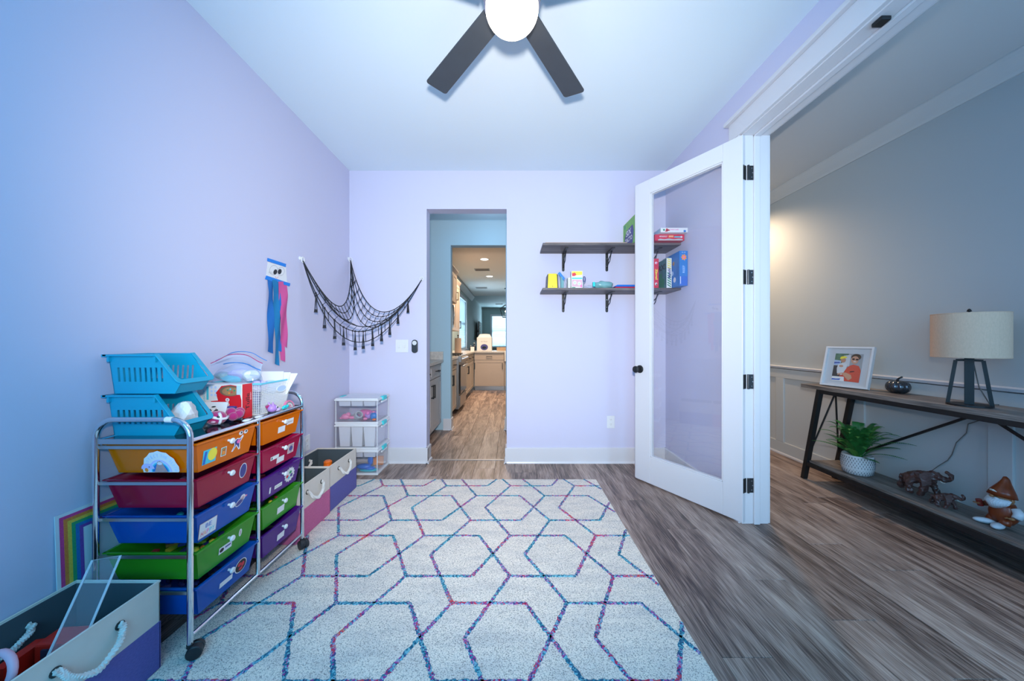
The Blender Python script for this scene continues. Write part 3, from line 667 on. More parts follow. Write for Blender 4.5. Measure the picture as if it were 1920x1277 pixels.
stick(0, 4, rect(-.006, -.068, .062, .020), 'white_paper'); stick(0, 4, ell(.066, -.052, .032, .028), 'white_paper'); stick(0, 4, ell(.066, -.052, .028, .025), 'black_ink', 'print', .001)
for q in ((.058, -.044, .010, .008), (.076, -.050, .008, .010), (.066, -.064, .010, .006)): stick(0, 4, ell(*q), 'print_red', 'print', .0014)
# right column stickers
stick(1, 0, rect(.0, -.066, .052, .030), 'white_paper'); stick(1, 0, rect(.062, -.040, .052, .030), 'white_paper'); sttext(1, 0, 'NAILS', 'grey_ink', .062, -.041, .036, .009)
stick(1, 1, rect(-.050, -.060, .058, .018), 'white_paper'); stick(1, 1, ell(-.070, -.060, .004, .006), 'black_ink', 'print', .001); stick(1, 1, rect(-.006, -.084, .054, .028), 'white_paper')
stick(1, 1, rect(.068, -.052, .046, .048), 'white_paper'); stick(1, 1, rect(.068, -.052, .041, .043), 'print_mix', 'print', .001); stick(1, 1, ell(.068, -.052, .013, .013), 'box_navy', 'print', .0014)
stick(1, 2, rect(-.080, -.078, .010, .030), 'white_paper'); stick(1, 2, rect(-.022, -.078, .054, .018), 'white_paper'); sttext(1, 2, 'STICKERS', 'grey_ink', -.022, -.078, .044, .007)
pz = []
for k in range(26): a = 2 * pi * k / 26; r = 1 + (.14 if k % 2 else -.06); pz.append((.060 + .036 * r * cos(a), -.055 + .034 * r * sin(a)))
stick(1, 2, pz, 'pot_white'); 
for q in ((.042, -.060, .009, .008, 'print_red'), (.064, -.044, .010, .008, 'print_green'), (.074, -.062, .010, .009, 'box_navy'), (.055, -.070, .008, .006, 'print_cyan')): stick(1, 2, ell(*q[:4]), q[4], 'print', .001)
stick(1, 3, rect(-.006, -.068, .052, .032), 'white_paper'); stick(1, 4, rect(-.006, -.070, .052, .030), 'white_paper')
# big rainbow sloth sticker on the near side of the top left drawer
dr, o, vd = FRONTS[(0, 0)]; z1 = ZR[0] + .004; yy = CY0 + .020
o = V((CX1 - .138, yy + .010, z1 - .108)); sv = (V((0, -.022, .112))).normalized()
def side(poly, m, name='print', lift=.0006): return decal(poly, m, dr, o, X3, sv, name, lift)
bl = [(-.060, 0), (.068, 0)]
for k in range(15): a = pi * k / 14 * 1.0; r = .066 + (.003 if k % 2 else 0); bl.append((.006 + r * cos(a), .004 + r * 1.18 * sin(a)) if a < 2.6 else (.006 + r * cos(a), .004 + r * sin(a)))
side(bl, 'white_paper', 'sticker')
for r0, r1, m in ((.038, .042, 'pastel_lilac'), (.033, .038, 'pastel_blue'), (.029, .033, 'print_cyan'), (0, .029, 'box_sky')):
    side(arcband(.004, .002, r0, r1, n=16, sy=1.15) if r0 else ell(.004, .002, r1, r1 * 1.15, 16, 0, pi), m, 'print', .001)
side([(-.018, .001), (.030, .001), (.020, .026), (.016, .040), (.008, .046), (-.002, .042), (-.006, .028)], 'sloth_tan', 'print', .0016)
side(ell(.007, .036, .009, .006), 'plush_white', 'print', .002); side(ell(-.040, .014, .024, .022, 14, 0, pi), 'pastel_lilac', 'print', .0016); side(ell(-.046, .010, .006, .008), 'print_orange', 'print', .002); side(ell(-.034, .022, .002, .002), 'black_ink', 'print', .002)
word = 'DONT HURRY THE SLOTH'
for k, ch in enumerate('PROTECT'):
    a = radians(165 - k * 12); p = V((.006 + .055 * cos(a), .004 + .055 * 1.15 * sin(a))); 
    text(ch, 'pastel_blue', dr, o + X3 * p.x + sv * p.y, X3 * sin(a) - sv * cos(a), X3 * cos(a) + sv * sin(a), .007, .012, lift=.0016, bold=.03)
for k, ch in enumerate('THE SLOTH'):
    if ch == ' ': continue
    a = radians(78 - k * 9.2); p = V((.006 + .055 * cos(a), .004 + .055 * 1.15 * sin(a)))
    text(ch, 'pastel_blue', dr, o + X3 * p.x + sv * p.y, X3 * sin(a) - sv * cos(a), X3 * cos(a) + sv * sin(a), .0065, .012, lift=.0016, bold=.03)
# contents of the drawers: heaps one cannot count through the plastic
def heap(name, lab, cat, x0, x1, y0, y1, z, n, mats, seed, s0=.012, s1=.03, hmax=.03, group=None):
    rn = random.Random(seed); b = MB()
    for k in range(n):
        b.mi = rn.randrange(len(mats)); c = (rn.uniform(x0, x1), rn.uniform(y0, y1), z + rn.uniform(.008, hmax)); r = Matrix.Rotation(rn.uniform(0, 6.3), 3, 'Z') @ Matrix.Rotation(rn.uniform(-.4, .4), 3, 'X')
        l = rn.uniform(s0, s1)
        if rn.random() < .5: b.obox(c, r @ V((l, 0, 0)), r @ V((0, l * .35, 0)), r @ V((0, 0, .005)))
        else: b.ball(c, l * .6, l * .45, .008, 8, 5, r)
    o_ = b.build(name, mats, bev=0); tag(o_, lab, cat, group, 'stuff'); return o_
kk = 0
for c in range(2):
    for r in range(5):
        ya = (CY0 if c == 0 else CYM) + .050; yb = (CYM if c == 0 else CY1) - .050; z = ZR[r] - .108
        pal = [['orange_toy', 'sloth_tan', 'box_brown'], ['pink_toy', 'red_toy', 'box_navy', 'white_plastic'], ['box_sky', 'teal_plastic', 'red_card', 'box_navy'], ['print_yellow', 'print_green', 'box_navy', 'print_red', 'print_orange'], ['box_navy', 'dark_plastic']][r]
        desc = ('loose craft bits', 'small red and pink toys', 'mixed blue craft scraps', 'mixed bright craft supplies', 'dark art supplies')[r]
        side_ = ('nearer', 'farther')[c]
        heap('craft_supplies', '%s inside the %s drawer, %s column of the chrome cart' % (desc, cols[c][r], side_), 'craft supplies', CX0 + .055, CX1 - .055, ya, yb, z, 40, pal, 31 + kk, hmax=.05 if r == 3 else .032); kk += 1

# ---------------- things on the cart
TZ = .7907
def blue_bin(x0, x1, y0, y1, z0, z1):
    t = thing('storage_bin', None, 'storage bin', (x0, y0, z0)); th = .0025
    fx = x1; cut = x1 - .080; zl = z0 + .040     # open scooped front towards +x
    def wall(y, inn):  # slotted side wall, tapering inward to the bottom
        ins = .010; n = 9; zA, zB = z0 + .045, z0 + .098; xs = x0 + .028; b = MB()
        sl = lambda z: cut + (z1 - z) / (z1 - zl) * (fx - cut) - .004
        p = (sl(zB) - .010 - xs) / n; sgn = 1 if inn > 0 else -1
        def P(x, z): k = (z1 - z) / (z1 - z0); return (x + (ins * k if x < x0 + .02 else 0), y + sgn * ins * k, z)
        def slab(pts): 
            a = [V(P(*q)) for q in pts]; d = V((0, sgn * th, 0)); m_ = len(a); b.add(a + [q + d for q in a], [tuple(range(m_))[::-1], tuple(range(m_, 2 * m_))] + [(i, (i + 1) % m_, m_ + (i + 1) % m_, m_ + i) for i in range(m_)])
        slab([(x0, z0), (fx - .030, z0), (sl(zl), zl), (sl(zA), zA), (x0, zA)])
        slab([(x0, zB), (sl(zB), zB), (sl(z1), z1), (x0, z1)])
        slab([(x0, zA), (xs, zA), (xs, zB), (x0, zB)])
        for i in range(n): slab([(xs + p * i + p * .45, zA), (xs + p * (i + 1), zA), (xs + p * (i + 1), zB), (xs + p * i + p * .45, zB)])
        slab([(xs + p * n, zA), (sl(zA), zA), (sl(zB), zB), (xs + p * n, zB)])
        return b
    wall(y0, 1).build('side_panel', 'bin_blue', t); wall(y1, -1).build('side_panel', 'bin_blue', t)
    MB().hexa([(x0 + .010, y0 + .010, z0), (x0 + .013, y0 + .010, z0), (x0 + .013, y1 - .010, z0), (x0 + .010, y1 - .010, z0)], [(x0, y0, z1), (x0 + .003, y0, z1), (x0 + .003, y1, z1), (x0, y1, z1)]).build('back_panel', 'bin_blue', t)
    MB().box(x0 + .010, fx - .030, y0 + .010, y1 - .010, z0, z0 + .003).build('floor_panel', 'bin_blue', t)
    MB().hexa([(fx - .033, y0 + .010, z0), (fx - .030, y0 + .010, z0), (fx - .030, y1 - .010, z0), (fx - .033, y1 - .010, z0)], [(fx - .007, y0 + .006, zl), (fx - .004, y0 + .006, zl), (fx - .004, y1 - .006, zl), (fx - .007, y1 - .006, zl)]).build('front_panel', 'bin_blue', t)
    for ya_, yb_ in ((y0 - .012, y0 + .003), (y1 - .003, y1 + .012)): MB().box(x0 - .010, cut - .002, ya_, yb_, z1 - .004, z1 + .003).build('rim', 'bin_blue', t, bev=.001)
    for ya_, yb_ in ((y0 - .008, y0 + .001), (y1 - .001, y1 + .008)): MB().box(x0 + .002, x0 + .010, ya_, yb_, z1 - .024, z1 - .003).build('rim_rib', 'bin_blue', t); MB().box(cut - .012, cut - .004, ya_, yb_, z1 - .024, z1 - .003).build('rim_rib', 'bin_blue', t)
    A_ = V((cut - .006, 0, z1 + .003)); B_ = V((fx + .003, 0, zl - .004)); dn = (B_ - A_).normalized(); L_ = (B_ - A_).length; nn = V((-dn.z, 0, dn.x)); nn = nn if nn.x > 0 else -nn
    hw = (y1 - y0) / 2 + .013; iw = hw - .017; r = .022; yc_ = (y0 + y1) / 2; O_ = V((A_.x, yc_, A_.z))
    arc = lambda w_, l_, r_: [(w_ - r_ + r_ * cos(t_), l_ - r_ + r_ * sin(t_)) for t_ in [pi / 2 * q / 5 for q in range(6)]]
    out_ = [(hw, 0)] + arc(hw, L_, r); out_ += [(-x_, y_) for x_, y_ in out_[::-1]]
    inn_ = [(iw, 0)] + arc(iw, L_ - .020, .012); inn_ += [(-x_, y_) for x_, y_ in inn_[::-1]]
    vs = [O_ + Y3 * x_ + dn * y_ for x_, y_ in out_] + [O_ + Y3 * x_ + dn * y_ for x_, y_ in inn_]; k_ = len(out_); b = MB()
    top = [v_ + nn * .004 for v_ in vs]; N2 = len(vs); fs = []
    for i in range(k_ - 1): fs += [(i, i + 1, k_ + i + 1, k_ + i), (N2 + i, N2 + k_ + i, N2 + k_ + i + 1, N2 + i + 1), (i, N2 + i, N2 + i + 1, i + 1), (k_ + i, k_ + i + 1, N2 + k_ + i + 1, N2 + k_ + i)]
    fs += [(0, k_, N2 + k_, N2), (k_ - 1, N2 + k_ - 1, N2 + 2 * k_ - 1, 2 * k_ - 1)]
    b.add(vs + top, fs); b.build('front_rim', 'bin_blue', t, bev=.0015)
    MB().box(x0 - .014, x0 + .004, y0 - .012, y1 + .012, z1 - .006, z1 + .003).build('rim', 'bin_blue', t, bev=.001)
    return t
bA = blue_bin(-1.497, -1.232, 1.266, 1.400, TZ, TZ + .152); bA['label'] = 'turquoise slotted stacking bin directly on the cart top, holding crumpled white paper'
bB = blue_bin(-1.492, -1.226, 1.262, 1.396, TZ + .158, TZ + .302); bB['label'] = 'empty-looking turquoise slotted bin, upper of the two stacked on the cart'
# crumpled paper in the lower bin
rn = random.Random(5); b = MB()
def crump(c, r, m, nm, lab, cat, seed, par=None):
    rn = random.Random(seed); bm = bmesh.new(); bmesh.ops.create_icosphere(bm, subdivisions=3, radius=1)
    pl_ = [(V((rn.gauss(0, 1), rn.gauss(0, 1), rn.gauss(0, 1))).normalized(), rn.uniform(.62, .95)) for _ in range(16)]
    for q in bm.verts:
        d_ = V(q.co); q.co = d_ * (min([1.08] + [h_ / max(.05, d_.dot(n_)) for n_, h_ in pl_ if d_.dot(n_) > .05]) + rn.uniform(-.025, .025))
    mb = MB(); ix = {q: i for i, q in enumerate(bm.verts)}
    mb.add([V(c) + V((q.co.x * r[0], q.co.y * r[1], q.co.z * r[2])) for q in bm.verts], [[ix[q] for q in f.verts] for f in bm.faces]); bm.free()
    o_ = mb.build(nm, m, par)
    if lab: tag(o_, lab, cat)
    return o_
crump((-1.280, 1.335, TZ + .070), (.045, .045, .052), 'white_paper', 'crumpled_paper', 'crumpled white paper inside the lower turquoise bin', 'paper', 3)
# cookie kit box
BX = thing('cookie_kit_box', 'red and white cookie kit box standing behind the turquoise bins on the cart', 'box', (-1.425, 1.545, TZ))
MB().box(-1.425, -1.222, 1.545, 1.605, TZ, TZ + .158).build('carton', 'white_paper', BX, bev=.001)
of = V((-1.425, 1.545, TZ)); zz = Z3
def fr(poly, m, lift=.0005): return decal(poly, m, BX, of, X3, Z3, 'print', lift)
fr([(.075, .004), (.201, .004), (.201, .085), (.185, .150), (.150, .156), (.110, .150), (.085, .120), (.095, .085), (.062, .082), (.070, .060), (.105, .062), (.118, .050), (.100, .040), (.078, .030)], 'red_box')
fr(ell(.150, .128, .048, .024), 'box_brown', .001); fr(ell(.152, .126, .038, .019), 'cookie', .0014); fr(rect(.190, .132, .020, .042), 'pastel_blue', .0018); fr(rect(.048, .118, .010, .060), 'print_cyan', .001)
for q, m in (((.140, .132), 'print_green'), ((.152, .136), 'print_cyan'), ((.158, .122), 'print_red'), ((.170, .130), 'print_green'), ((.146, .118), 'print_orange')): fr(ell(q[0], q[1], .004, .004, 10), m, .002)
for k in range(4): fr(ell(.138, .022 + .022 * k if k < 3 else .088, .009, .008, 12), 'white_paper', .001); fr(ell(.138, .022 + .022 * k if k < 3 else .088, .005, .0045, 10), 'sloth_tan', .0015)
for k in range(6): fr(ell(.066 + .018 * (k % 2), .110 + .017 * (k // 2), .006, .006, 8), 'pastel_blue', .001)
text('baker', 'print_cyan', BX, of + X3 * .030 + Z3 * .105, Z3, -X3, .055, .016, lift=.001)
os_ = V((-1.222, 1.575, TZ + .079))
decal(rect(0, 0, .058, .156), 'red_box', BX, os_, Y3, Z3, 'print', .0005)
text('Tulle', 'black_ink', BX, os_ + Z3 * -.004 + Y3 * .002, Z3, -Y3, .075, .022, lift=.001, bold=.01); text('BAKERY', 'white_paper', BX, os_ + Z3 * .02 + Y3 * .020, Z3, -Y3, .035, .007, lift=.001)
# a card and a game box leaning low in front of it
cb = thing('craft_card', 'white card printed with dark doodles, leaning on the red cookie box', 'card', (-1.41, 1.50, TZ))
MB().obox((-1.335, 1.517, TZ + .040), (.062, 0, 0), (0, .0012, .0003), (0, .016, .040)).build('sheet', 'white_paper', cb)
u_, v_ = X3, V((0, .37, .93)).normalized(); oo = V((-1.335, 1.5145, TZ + .040))
for q in ((-.03, .02, .012, .004), (-.012, .008, .014, .005), (.005, .022, .010, .003), (.02, .004, .010, .006), (-.02, -.01, .013, .004), (.012, -.015, .012, .004)): decal(ell(*q, 10, rot=q[0] * 20), 'black_ink', cb, oo, u_, v_, 'print', .0009)
pb = thing('picture_book', 'dark purple picture book lying flat against the red cookie box', 'book', (-1.335, 1.47, TZ))
MB().obox((-1.285, 1.523, TZ + .030), (.042, .004, 0), (0, .006, -.002), (0, .012, .030)).build('cover', 'box_navy', pb); MB().obox((-1.285, 1.5145, TZ + .032), (.036, .003, 0), (0, .0008, 0), (0, .0105, .022)).build('cover_print', 'print_mix', pb)
# magenta plush
pl = thing('plush_toy', 'magenta and white plush toy lying on the cart top before the red box', 'plush toy', (-1.25, 1.45, TZ))
MB().ball((-1.248, 1.440, TZ + .030), .040, .034, .029, 20, 12).build('head', 'magenta_plush', pl, smooth=True)
b = MB()
for k in range(5): a = k * 1.25; b.ball((-1.212 + .014 * cos(a), 1.497 + .018 * sin(a), TZ + .034 + .012 * sin(a * 2)), .019, .019, .019, 12, 8)
b.build('body', 'magenta_plush', pl, smooth=True)
hc = V((-1.248, 1.440, TZ + .030))
def hp(az, el, k=1.03): return hc + V((.040 * cos(el) * cos(az), .034 * cos(el) * sin(az), .029 * sin(el))) * k
for azs in ([(-2.5 + .5 * k, .15 + .25 * sin(k)) for k in range(7)], [(-.55 + .0 * k, -.9 + .35 * k) for k in range(6)]):
    MB().tube([hp(*q) for q in azs], .0058, 6).build('stripe', 'plush_white', pl, smooth=True)
for az, el in ((-.75, .25), (-1.7, .1)): MB().ball(hp(az, el, 1.0), .0065, .0065, .0065, 10, 6).build('eye', 'black_gloss', pl, smooth=True)
MB().ball(hp(-1.2, -.35, 1.05), .010, .006, .005, 10, 6).build('snout', 'pink_soft', pl, smooth=True)
# zip bag of pastel things resting on the boxes
zb = thing('zip_bag', 'clear zip bag stuffed with pastel toys, slumped behind the turquoise bins', 'bag', (-1.40, 1.60, TZ + .10))
def bagfn(u, v):
    x = -1.455 + .23 * u; th = (v - .5) * 2; e = max(0, 1 - (2 * u - 1) ** 4) ** .5
    return (x, 1.665 + .045 * e * cos(pi * v) * (1 if v < 2 else 1) , TZ + .155 + .050 * e * sin(pi * v) * 1.6 + .012 * sin(9 * u + 5 * v))
MB().grid(bagfn, 22, 12).build('film', 'bag_film', zb, smooth=True)
def bagtop(u, v):
    x = -1.465 + .255 * u; z = TZ + .245 + .045 * sin(pi * u) - .02 * (1 - v) * sin(pi * u); return (x, 1.640 + .02 * v + .008 * sin(12 * u), z - .07 * (1 - v))
MB().grid(bagtop, 22, 6).build('film', 'bag_film', zb, smooth=True)
MB().tube([bagtop(k / 20, 1) for k in range(21)], .0022, 6).build('zip_line', 'magenta_plush', zb)
MB().tube([V(bagtop(k / 20, 1)) + V((.01, .015, .012)) for k in range(21)], .0018, 6).build('zip_line', 'box_sky', zb)
MB().tube([V(bagtop(k / 20, .55)) + V((0, -.004, 0)) for k in range(6, 21)], .0022, 6).build('seam', 'box_sky', zb)
for i, (p, r, m) in enumerate((((-1.40, 1.665, TZ + .185), (.045, .03, .028), 'teal_sheer'), ((-1.33, 1.665, TZ + .195), (.05, .03, .03), 'pastel_lilac'), ((-1.27, 1.66, TZ + .19), (.035, .028, .034), 'white_paper'), ((-1.36, 1.65, TZ + .17), (.05, .03, .02), 'print_cyan'))):
    crump(p, r, m, 'bag_contents', None, None, 20 + i, zb)
# mesh basket
bk = thing('mesh_basket', 'white perforated basket with a turquoise rim at the far end of the cart', 'basket', (-1.30, 1.72, TZ))
bx0, bx1, by0, by1, bz0, bz1 = -1.46, -1.185, 1.612, 1.835, TZ, TZ + .150
ins = .022
b = MB(); b.box(bx0 + ins, bx1 - ins, by0 + ins, by1 - ins, bz0, bz0 + .003); b.build('base', 'white_plastic', bk)
def latt(A, B, C_, D, nu, nv, hole=None):  # crossing diagonal strands on a wall
    b = MB(); A, B, C_, D = map(V, (A, B, C_, D)); P = lambda u, v: A * (1 - u) * (1 - v) + B * u * (1 - v) + C_ * u * v + D * (1 - u) * v
    for j in range(nv):
        b.tube([P(0, (j + .5) / nv), P(1, (j + .5) / nv)], .0014, 4, cap=False)
    for i in range(nu + 1):
        b.tube([P(i / nu, 0), P(i / nu, 1)], .0014, 4, cap=False)
    return b
for A, B, C_, D, n in (((bx1 - ins, by0 + ins, bz0), (bx1 - ins, by1 - ins, bz0), (bx1, by1, bz1), (bx1, by0, bz1), 26), ((bx0 + ins, by0 + ins, bz0), (bx1 - ins, by0 + ins, bz0), (bx1, by0, bz1), (bx0, by0, bz1), 28), ((bx0 + ins, by1 - ins, bz0), (bx1 - ins, by1 - ins, bz0), (bx1, by1, bz1), (bx0, by1, bz1), 28), ((bx0 + ins, by0 + ins, bz0), (bx0 + ins, by1 - ins, bz0), (bx0, by1, bz1), (bx0, by0, bz1), 26)):
    latt(A, B, C_, D, n, 18).build('mesh_wall', 'white_plastic', bk)
MB().tube([(bx0, by0, bz1), (bx1, by0, bz1), (bx1, by1, bz1), (bx0, by1, bz1)], .0045, 8, closed=True).build('rim', 'rim_aqua', bk)
yc = (by0 + by1) / 2 + .03; xx = bx1 - .004
MB().prism(ell(0, 0, .034, .014, 16), (xx, yc, bz1 - .040), Y3, V((ins, 0, .15)).normalized(), (.006, 0, 0)).build('handle_slot', 'pastel_blue', bk)
MB().tube([(xx + .004 + .0, yc + .036 * cos(a), bz1 - .040 + .016 * sin(a)) for a in [2 * pi * k / 18 for k in range(18)]], .0025, 6, closed=True).build('handle_rim', 'white_plastic', bk)
# lining so that the basket reads as full; large navy piece paints interior shade
for k, (x, y, z, r, m) in enumerate(((-1.37, 1.68, .11, .05, 'print_pink'), (-1.27, 1.70, .125, .045, 'pastel_lilac'), (-1.34, 1.76, .12, .05, 'print_cyan'), (-1.25, 1.77, .11, .05, 'pastel_blue'), (-1.32, 1.72, .064, .075, 'box_navy'))):
    crump((x, y, TZ + z), (r, r * .8, r * .75), m, 'basket_toy', ('pink', 'lilac', 'aqua', 'pale blue', 'large shade-darkened blue')[k] + ' soft toy tucked inside the white mesh basket', 'toy', 40 + k)
for k, (a, h) in enumerate(((-.10, .182), (.03, .176), (.16, .170))):
    b = MB(); b.obox((-1.300 + .018 * k, 1.785 + .012 * k, TZ + h / 2 + .042), (.100, 0, 0), (0, .0008, 0), (.012 * k, .09 * h / 2, h / 2 - .03)); 
    tag(b.build('paper_sheet', 'white_paper'), ('front', 'middle', 'rearmost')[k] + ' white paper sheet standing up at the far side of the mesh basket', 'paper', 'papers in the mesh basket')
# pony head, rainbow charm, two white ovals
pn = thing('pony_toy', 'small lilac pony head toy on the front edge of the cart top', 'toy', (-1.168, 1.68, TZ))
pc = V((-1.176, 1.675, TZ + .024))
MB().ball(pc, .020, .024, .020, 16, 10).build('head', 'lilac_toy', pn, smooth=True)
MB().ball(pc + V((.010, .022, -.010)), .012, .018, .010, 14, 8).build('muzzle', 'lilac_pale', pn, smooth=True)
for dx in (-.010, .008): MB().lathe([(.007, 0), (.004, .012), (0, .020)], pc + V((dx, -.006, .014)), 8, (dx * 8, -.2, 1), cap=False).build('ear', 'lilac_toy', pn, smooth=True)
MB().ball(pc + V((.015, .008, .003)), .006, .008, .008, 10, 6).build('eye', 'white_plastic', pn, smooth=True); MB().ball(pc + V((.019, .009, .003)), .0035, .005, .005, 10, 6).build('pupil', 'black_gloss', pn, smooth=True)
MB().tube([pc + V((-.012, -.020 + .004 * k, .016 - .006 * k)) for k in range(6)], .009, 8).build('mane', 'magenta_plush', pn, smooth=True)
rbt = thing('rainbow_toy', 'little pink and grey rainbow toy with a mint cloud, far corner of the cart', 'toy', (-1.17, 1.78, TZ))
ob_ = V((-1.178, 1.795, TZ + .002)); tilt = V((-.10, 0, 1)).normalized()
for r0, r1, m in ((.034, .040, 'pink_toy'), (.027, .033, 'grey_ink'), (.020, .026, 'white_plastic'), (.012, .019, 'pink_soft')): MB().prism(arcband(0, 0, r0, r1, n=14), ob_, Y3, tilt, (.009, 0, 0)).build('arch', m, rbt)
b = MB()
for k in range(4): b.ball(ob_ + V((.008, -.048 + .010 * k, .009 + .004 * (k % 2))), .006, .011, .009, 10, 6)
b.build('cloud', 'teal_plastic', rbt, smooth=True)
for k, (y, x) in enumerate(((1.500, -1.166), (1.570, -1.166))):
    t = thing('white_token', ('nearer', 'farther')[k] + ' flat white oval token on the chrome rim of the cart', 'token', (x, y, TZ))
    MB().ball((x, y, TZ + .006), .013, .021, .006, 16, 8).build('disc', 'white_plastic', t, smooth=True); MB().ball((x, y + .028, TZ + .005), .006, .008, .005, 10, 6).build('clasp', 'chrome_dull', t, smooth=True)
tag(MB().tube([(CX1 - .085, CY0, ZB), (CX1 - .060, CY0, ZB - .0005)], .0104, 14).build('tape_wrap', 'white_paper', smooth='auto'), 'white tape wrapped round the near bow of the chrome cart', 'tape')

# rainbow-framed board leaning on the left wall behind the cart
rb = thing('rainbow_board', 'white dry-erase board with glittery rainbow border leaning on the wall behind the cart', 'board', (-1.50, 1.13, 0))
RY0, RY1, RZ = 1.135, 1.74, .560
MB().hexa([(-1.5035, RY0, .0), (-1.5005, RY0, .0), (-1.5005, RY1, .0), (-1.5035, RY1, .0)], [(-1.5235, RY0, RZ), (-1.5205, RY0, RZ), (-1.5205, RY1, RZ), (-1.5235, RY1, RZ)]).build('panel', 'white_plastic', rb)
vv = V((-.020, 0, RZ)).normalized(); ro = V((-1.5005, RY0, 0)); H_ = RZ; W_ = RY1 - RY0
for k, m in enumerate(('rb_pink', 'rb_orange', 'rb_yellow', 'rb_green', 'rb_blue', 'rb_purple')):
    a = .010 + .0105 * k; c = a + .0105
    decal([(a, 0.01), (c, .01), (c, H_ - c), (W_ - c, H_ - c), (W_ - c, .01), (W_ - a, .01), (W_ - a, H_ - a), (a, H_ - a)], m, rb, ro, Y3, vv, 'border_stripe', .0004)

# ============================================================ FABRIC BINS
def rope(pts, r, m, parent, name='rope_handle', turns=16):
    """two twisted strands along a smoothed path"""
    P = [V(p) for p in pts]; out = []
    for i in range(len(P) - 1):
        p0 = P[max(i - 1, 0)]; p1 = P[i]; p2 = P[i + 1]; p3 = P[min(i + 2, len(P) - 1)]
        for k in range(7):
            t = k / 7; out.append(.5 * ((2 * p1) + (p2 - p0) * t + (2 * p0 - 5 * p1 + 4 * p2 - p3) * t * t + (-p0 + 3 * p1 - 3 * p2 + p3) * t ** 3))
    out.append(P[-1]); n = len(out); b = MB()
    for ph in (0, 2 * pi / 3, 4 * pi / 3):
        st = []
        for i, p in enumerate(out):
            d = (out[min(i + 1, n - 1)] - out[max(i - 1, 0)]).normalized(); u = d.cross(Z3) if abs(d.z) < .95 else d.cross(X3); u.normalize(); v = d.cross(u)
            a = ph + turns * 2 * pi * i / n; st.append(p + (u * cos(a) + v * sin(a)) * r * .5)
        b.tube(st, r * .62, 6)
    return b.build(name, m, parent, smooth='auto')
def fabric_bin(x0, x1, y0, y1, h, low, lab, fx=0):
    t = thing('fabric_bin', lab, 'storage bin', (x0, y0, 0)); th = .006; zs = h * .555
    b = MB(); b.box(x0, x1, y0, y0 + th, zs, h); b.box(x0, x1, y1 - th, y1, zs, h); b.box(x0, x0 + th, y0, y1, zs, h); b.box(x1 - th, x1, y0, y1, zs, h); b.build('upper_band', 'fabric_white', t, bev=.002)
    b = MB(); o = .0015; b.box(x0 - o, x1 + o, y0 - o, y0 + th, .012, zs + .001); b.box(x0 - o, x1 + o, y1 - th, y1 + o, .012, zs + .001); b.box(x0 - o, x0 + th, y0, y1, .012, zs + .001); b.box(x1 - th, x1 + o, y0, y1, .012, zs + .001); b.build('lower_band', low, t, bev=.002)
    i = th; b = MB(); b.tray(x0 + i, x1 - i, y0 + i, y1 - i, .013, h - .004, t=.002); b.build('lining', 'fabric_inner', t)
    MB().tube([(x0 + .002, y0 + .002, h), (x1 - .002, y0 + .002, h), (x1 - .002, y1 - .002, h), (x0 + .002, y1 - .002, h)], .0048, 6, closed=True).build('piping', 'fabric_white', t)
    yc = (y0 + y1) / 2; zh = h - .052
    for sx, x in ((1, x1), (-1, x0)):
        if sx < 0 and x0 < -1.49: pass
        e = .014 if sx > 0 else .006
        for dy in (-.075, .075):
            b = MB(); b.lathe([(.007, 0), (.013, 0), (.013, .003), (.007, .003)], (x, yc + dy, zh), 14, (sx, 0, 0), cap=False); b.build('eyelet', 'hinge_metal', t)
        if sx > 0: rope([(x - .012, yc - .075, zh), (x + .010, yc - .075, zh), (x + .022, yc - .055, zh - .035), (x + .026, yc, zh - .062 - fx), (x + .022, yc + .055, zh - .035), (x + .010, yc + .075, zh), (x - .012, yc + .075, zh)], .0095, 'rope_white', t)
        else:
            rope([(x + .004, yc + .075, zh), (x + .022, yc + .072, zh - .004), (x + .034, yc + .045, zh - .018), (x + .038, yc, zh - .030), (x + .034, yc - .045, zh - .018), (x + .022, yc - .072, zh - .004), (x + .004, yc - .075, zh)], .0095, 'rope_white', t)
    return t
fabric_bin(-1.505, -1.205, 2.252, 2.642, .312, 'fabric_purple', 'white and purple fabric bin with rope handle beside the clear box stack')
fabric_bin(-1.500, -1.198, 1.896, 2.246, .312, 'fabric_pink', 'white and pink fabric bin between the chrome cart and a purple bin')
fabric_bin(-1.512, -1.222, .790, 1.186, .312, 'fabric_purple', 'large white and purple fabric bin in front of the chrome cart, nearest the camera', .004)
# contents
tc = thing('toy_canister', 'small orange toy canister standing inside the purple bin near the clear boxes', 'toy', (-1.335, 2.475, .015))
oc = (-1.335, 2.475, 0); MB().lathe([(0, .015), (.030, .015), (.032, .18), (.030, .24), (.026, .258), (0, .258)], oc, 20, cap=False).build('body', 'orange_toy', tc, smooth='auto'); MB().lathe([(0, .256), (.028, .256), (.028, .270), (.020, .278), (0, .278)], oc, 20, cap=False).build('cap', 'orange_toy', tc, smooth='auto')
rc = thing('red_toy_box', 'red plastic toy box with dark slot inside the nearest fabric bin', 'toy', (-1.38, 1.0, .015))
MB().obox((-1.372, 1.050, .130), (.052, .004, 0), (-.004, .034, 0), (0, 0, .113)).build('shell', 'red_toy', rc, bev=.006)
MB().obox((-1.385, 1.0135, .150), (.010, .001, 0), (-.001, .004, 0), (0, 0, .080)).build('slot', 'dark_plastic', rc)
MB().obox((-1.44, 1.0, .125), (.014, .003, 0), (-.006, .05, 0), (0, 0, .105)).build('side_plate', 'red_toy', rc)
cl = thing('clear_tray', 'clear plastic tray standing tilted in the nearest fabric bin', 'tray', (-1.45, 1.0, .015))
la = V((-1.305, .925, .19)); lu = V((1, .35, .02)).normalized(); lv = V((-.072, .195, .235)).normalized(); ln = lu.cross(lv).normalized()
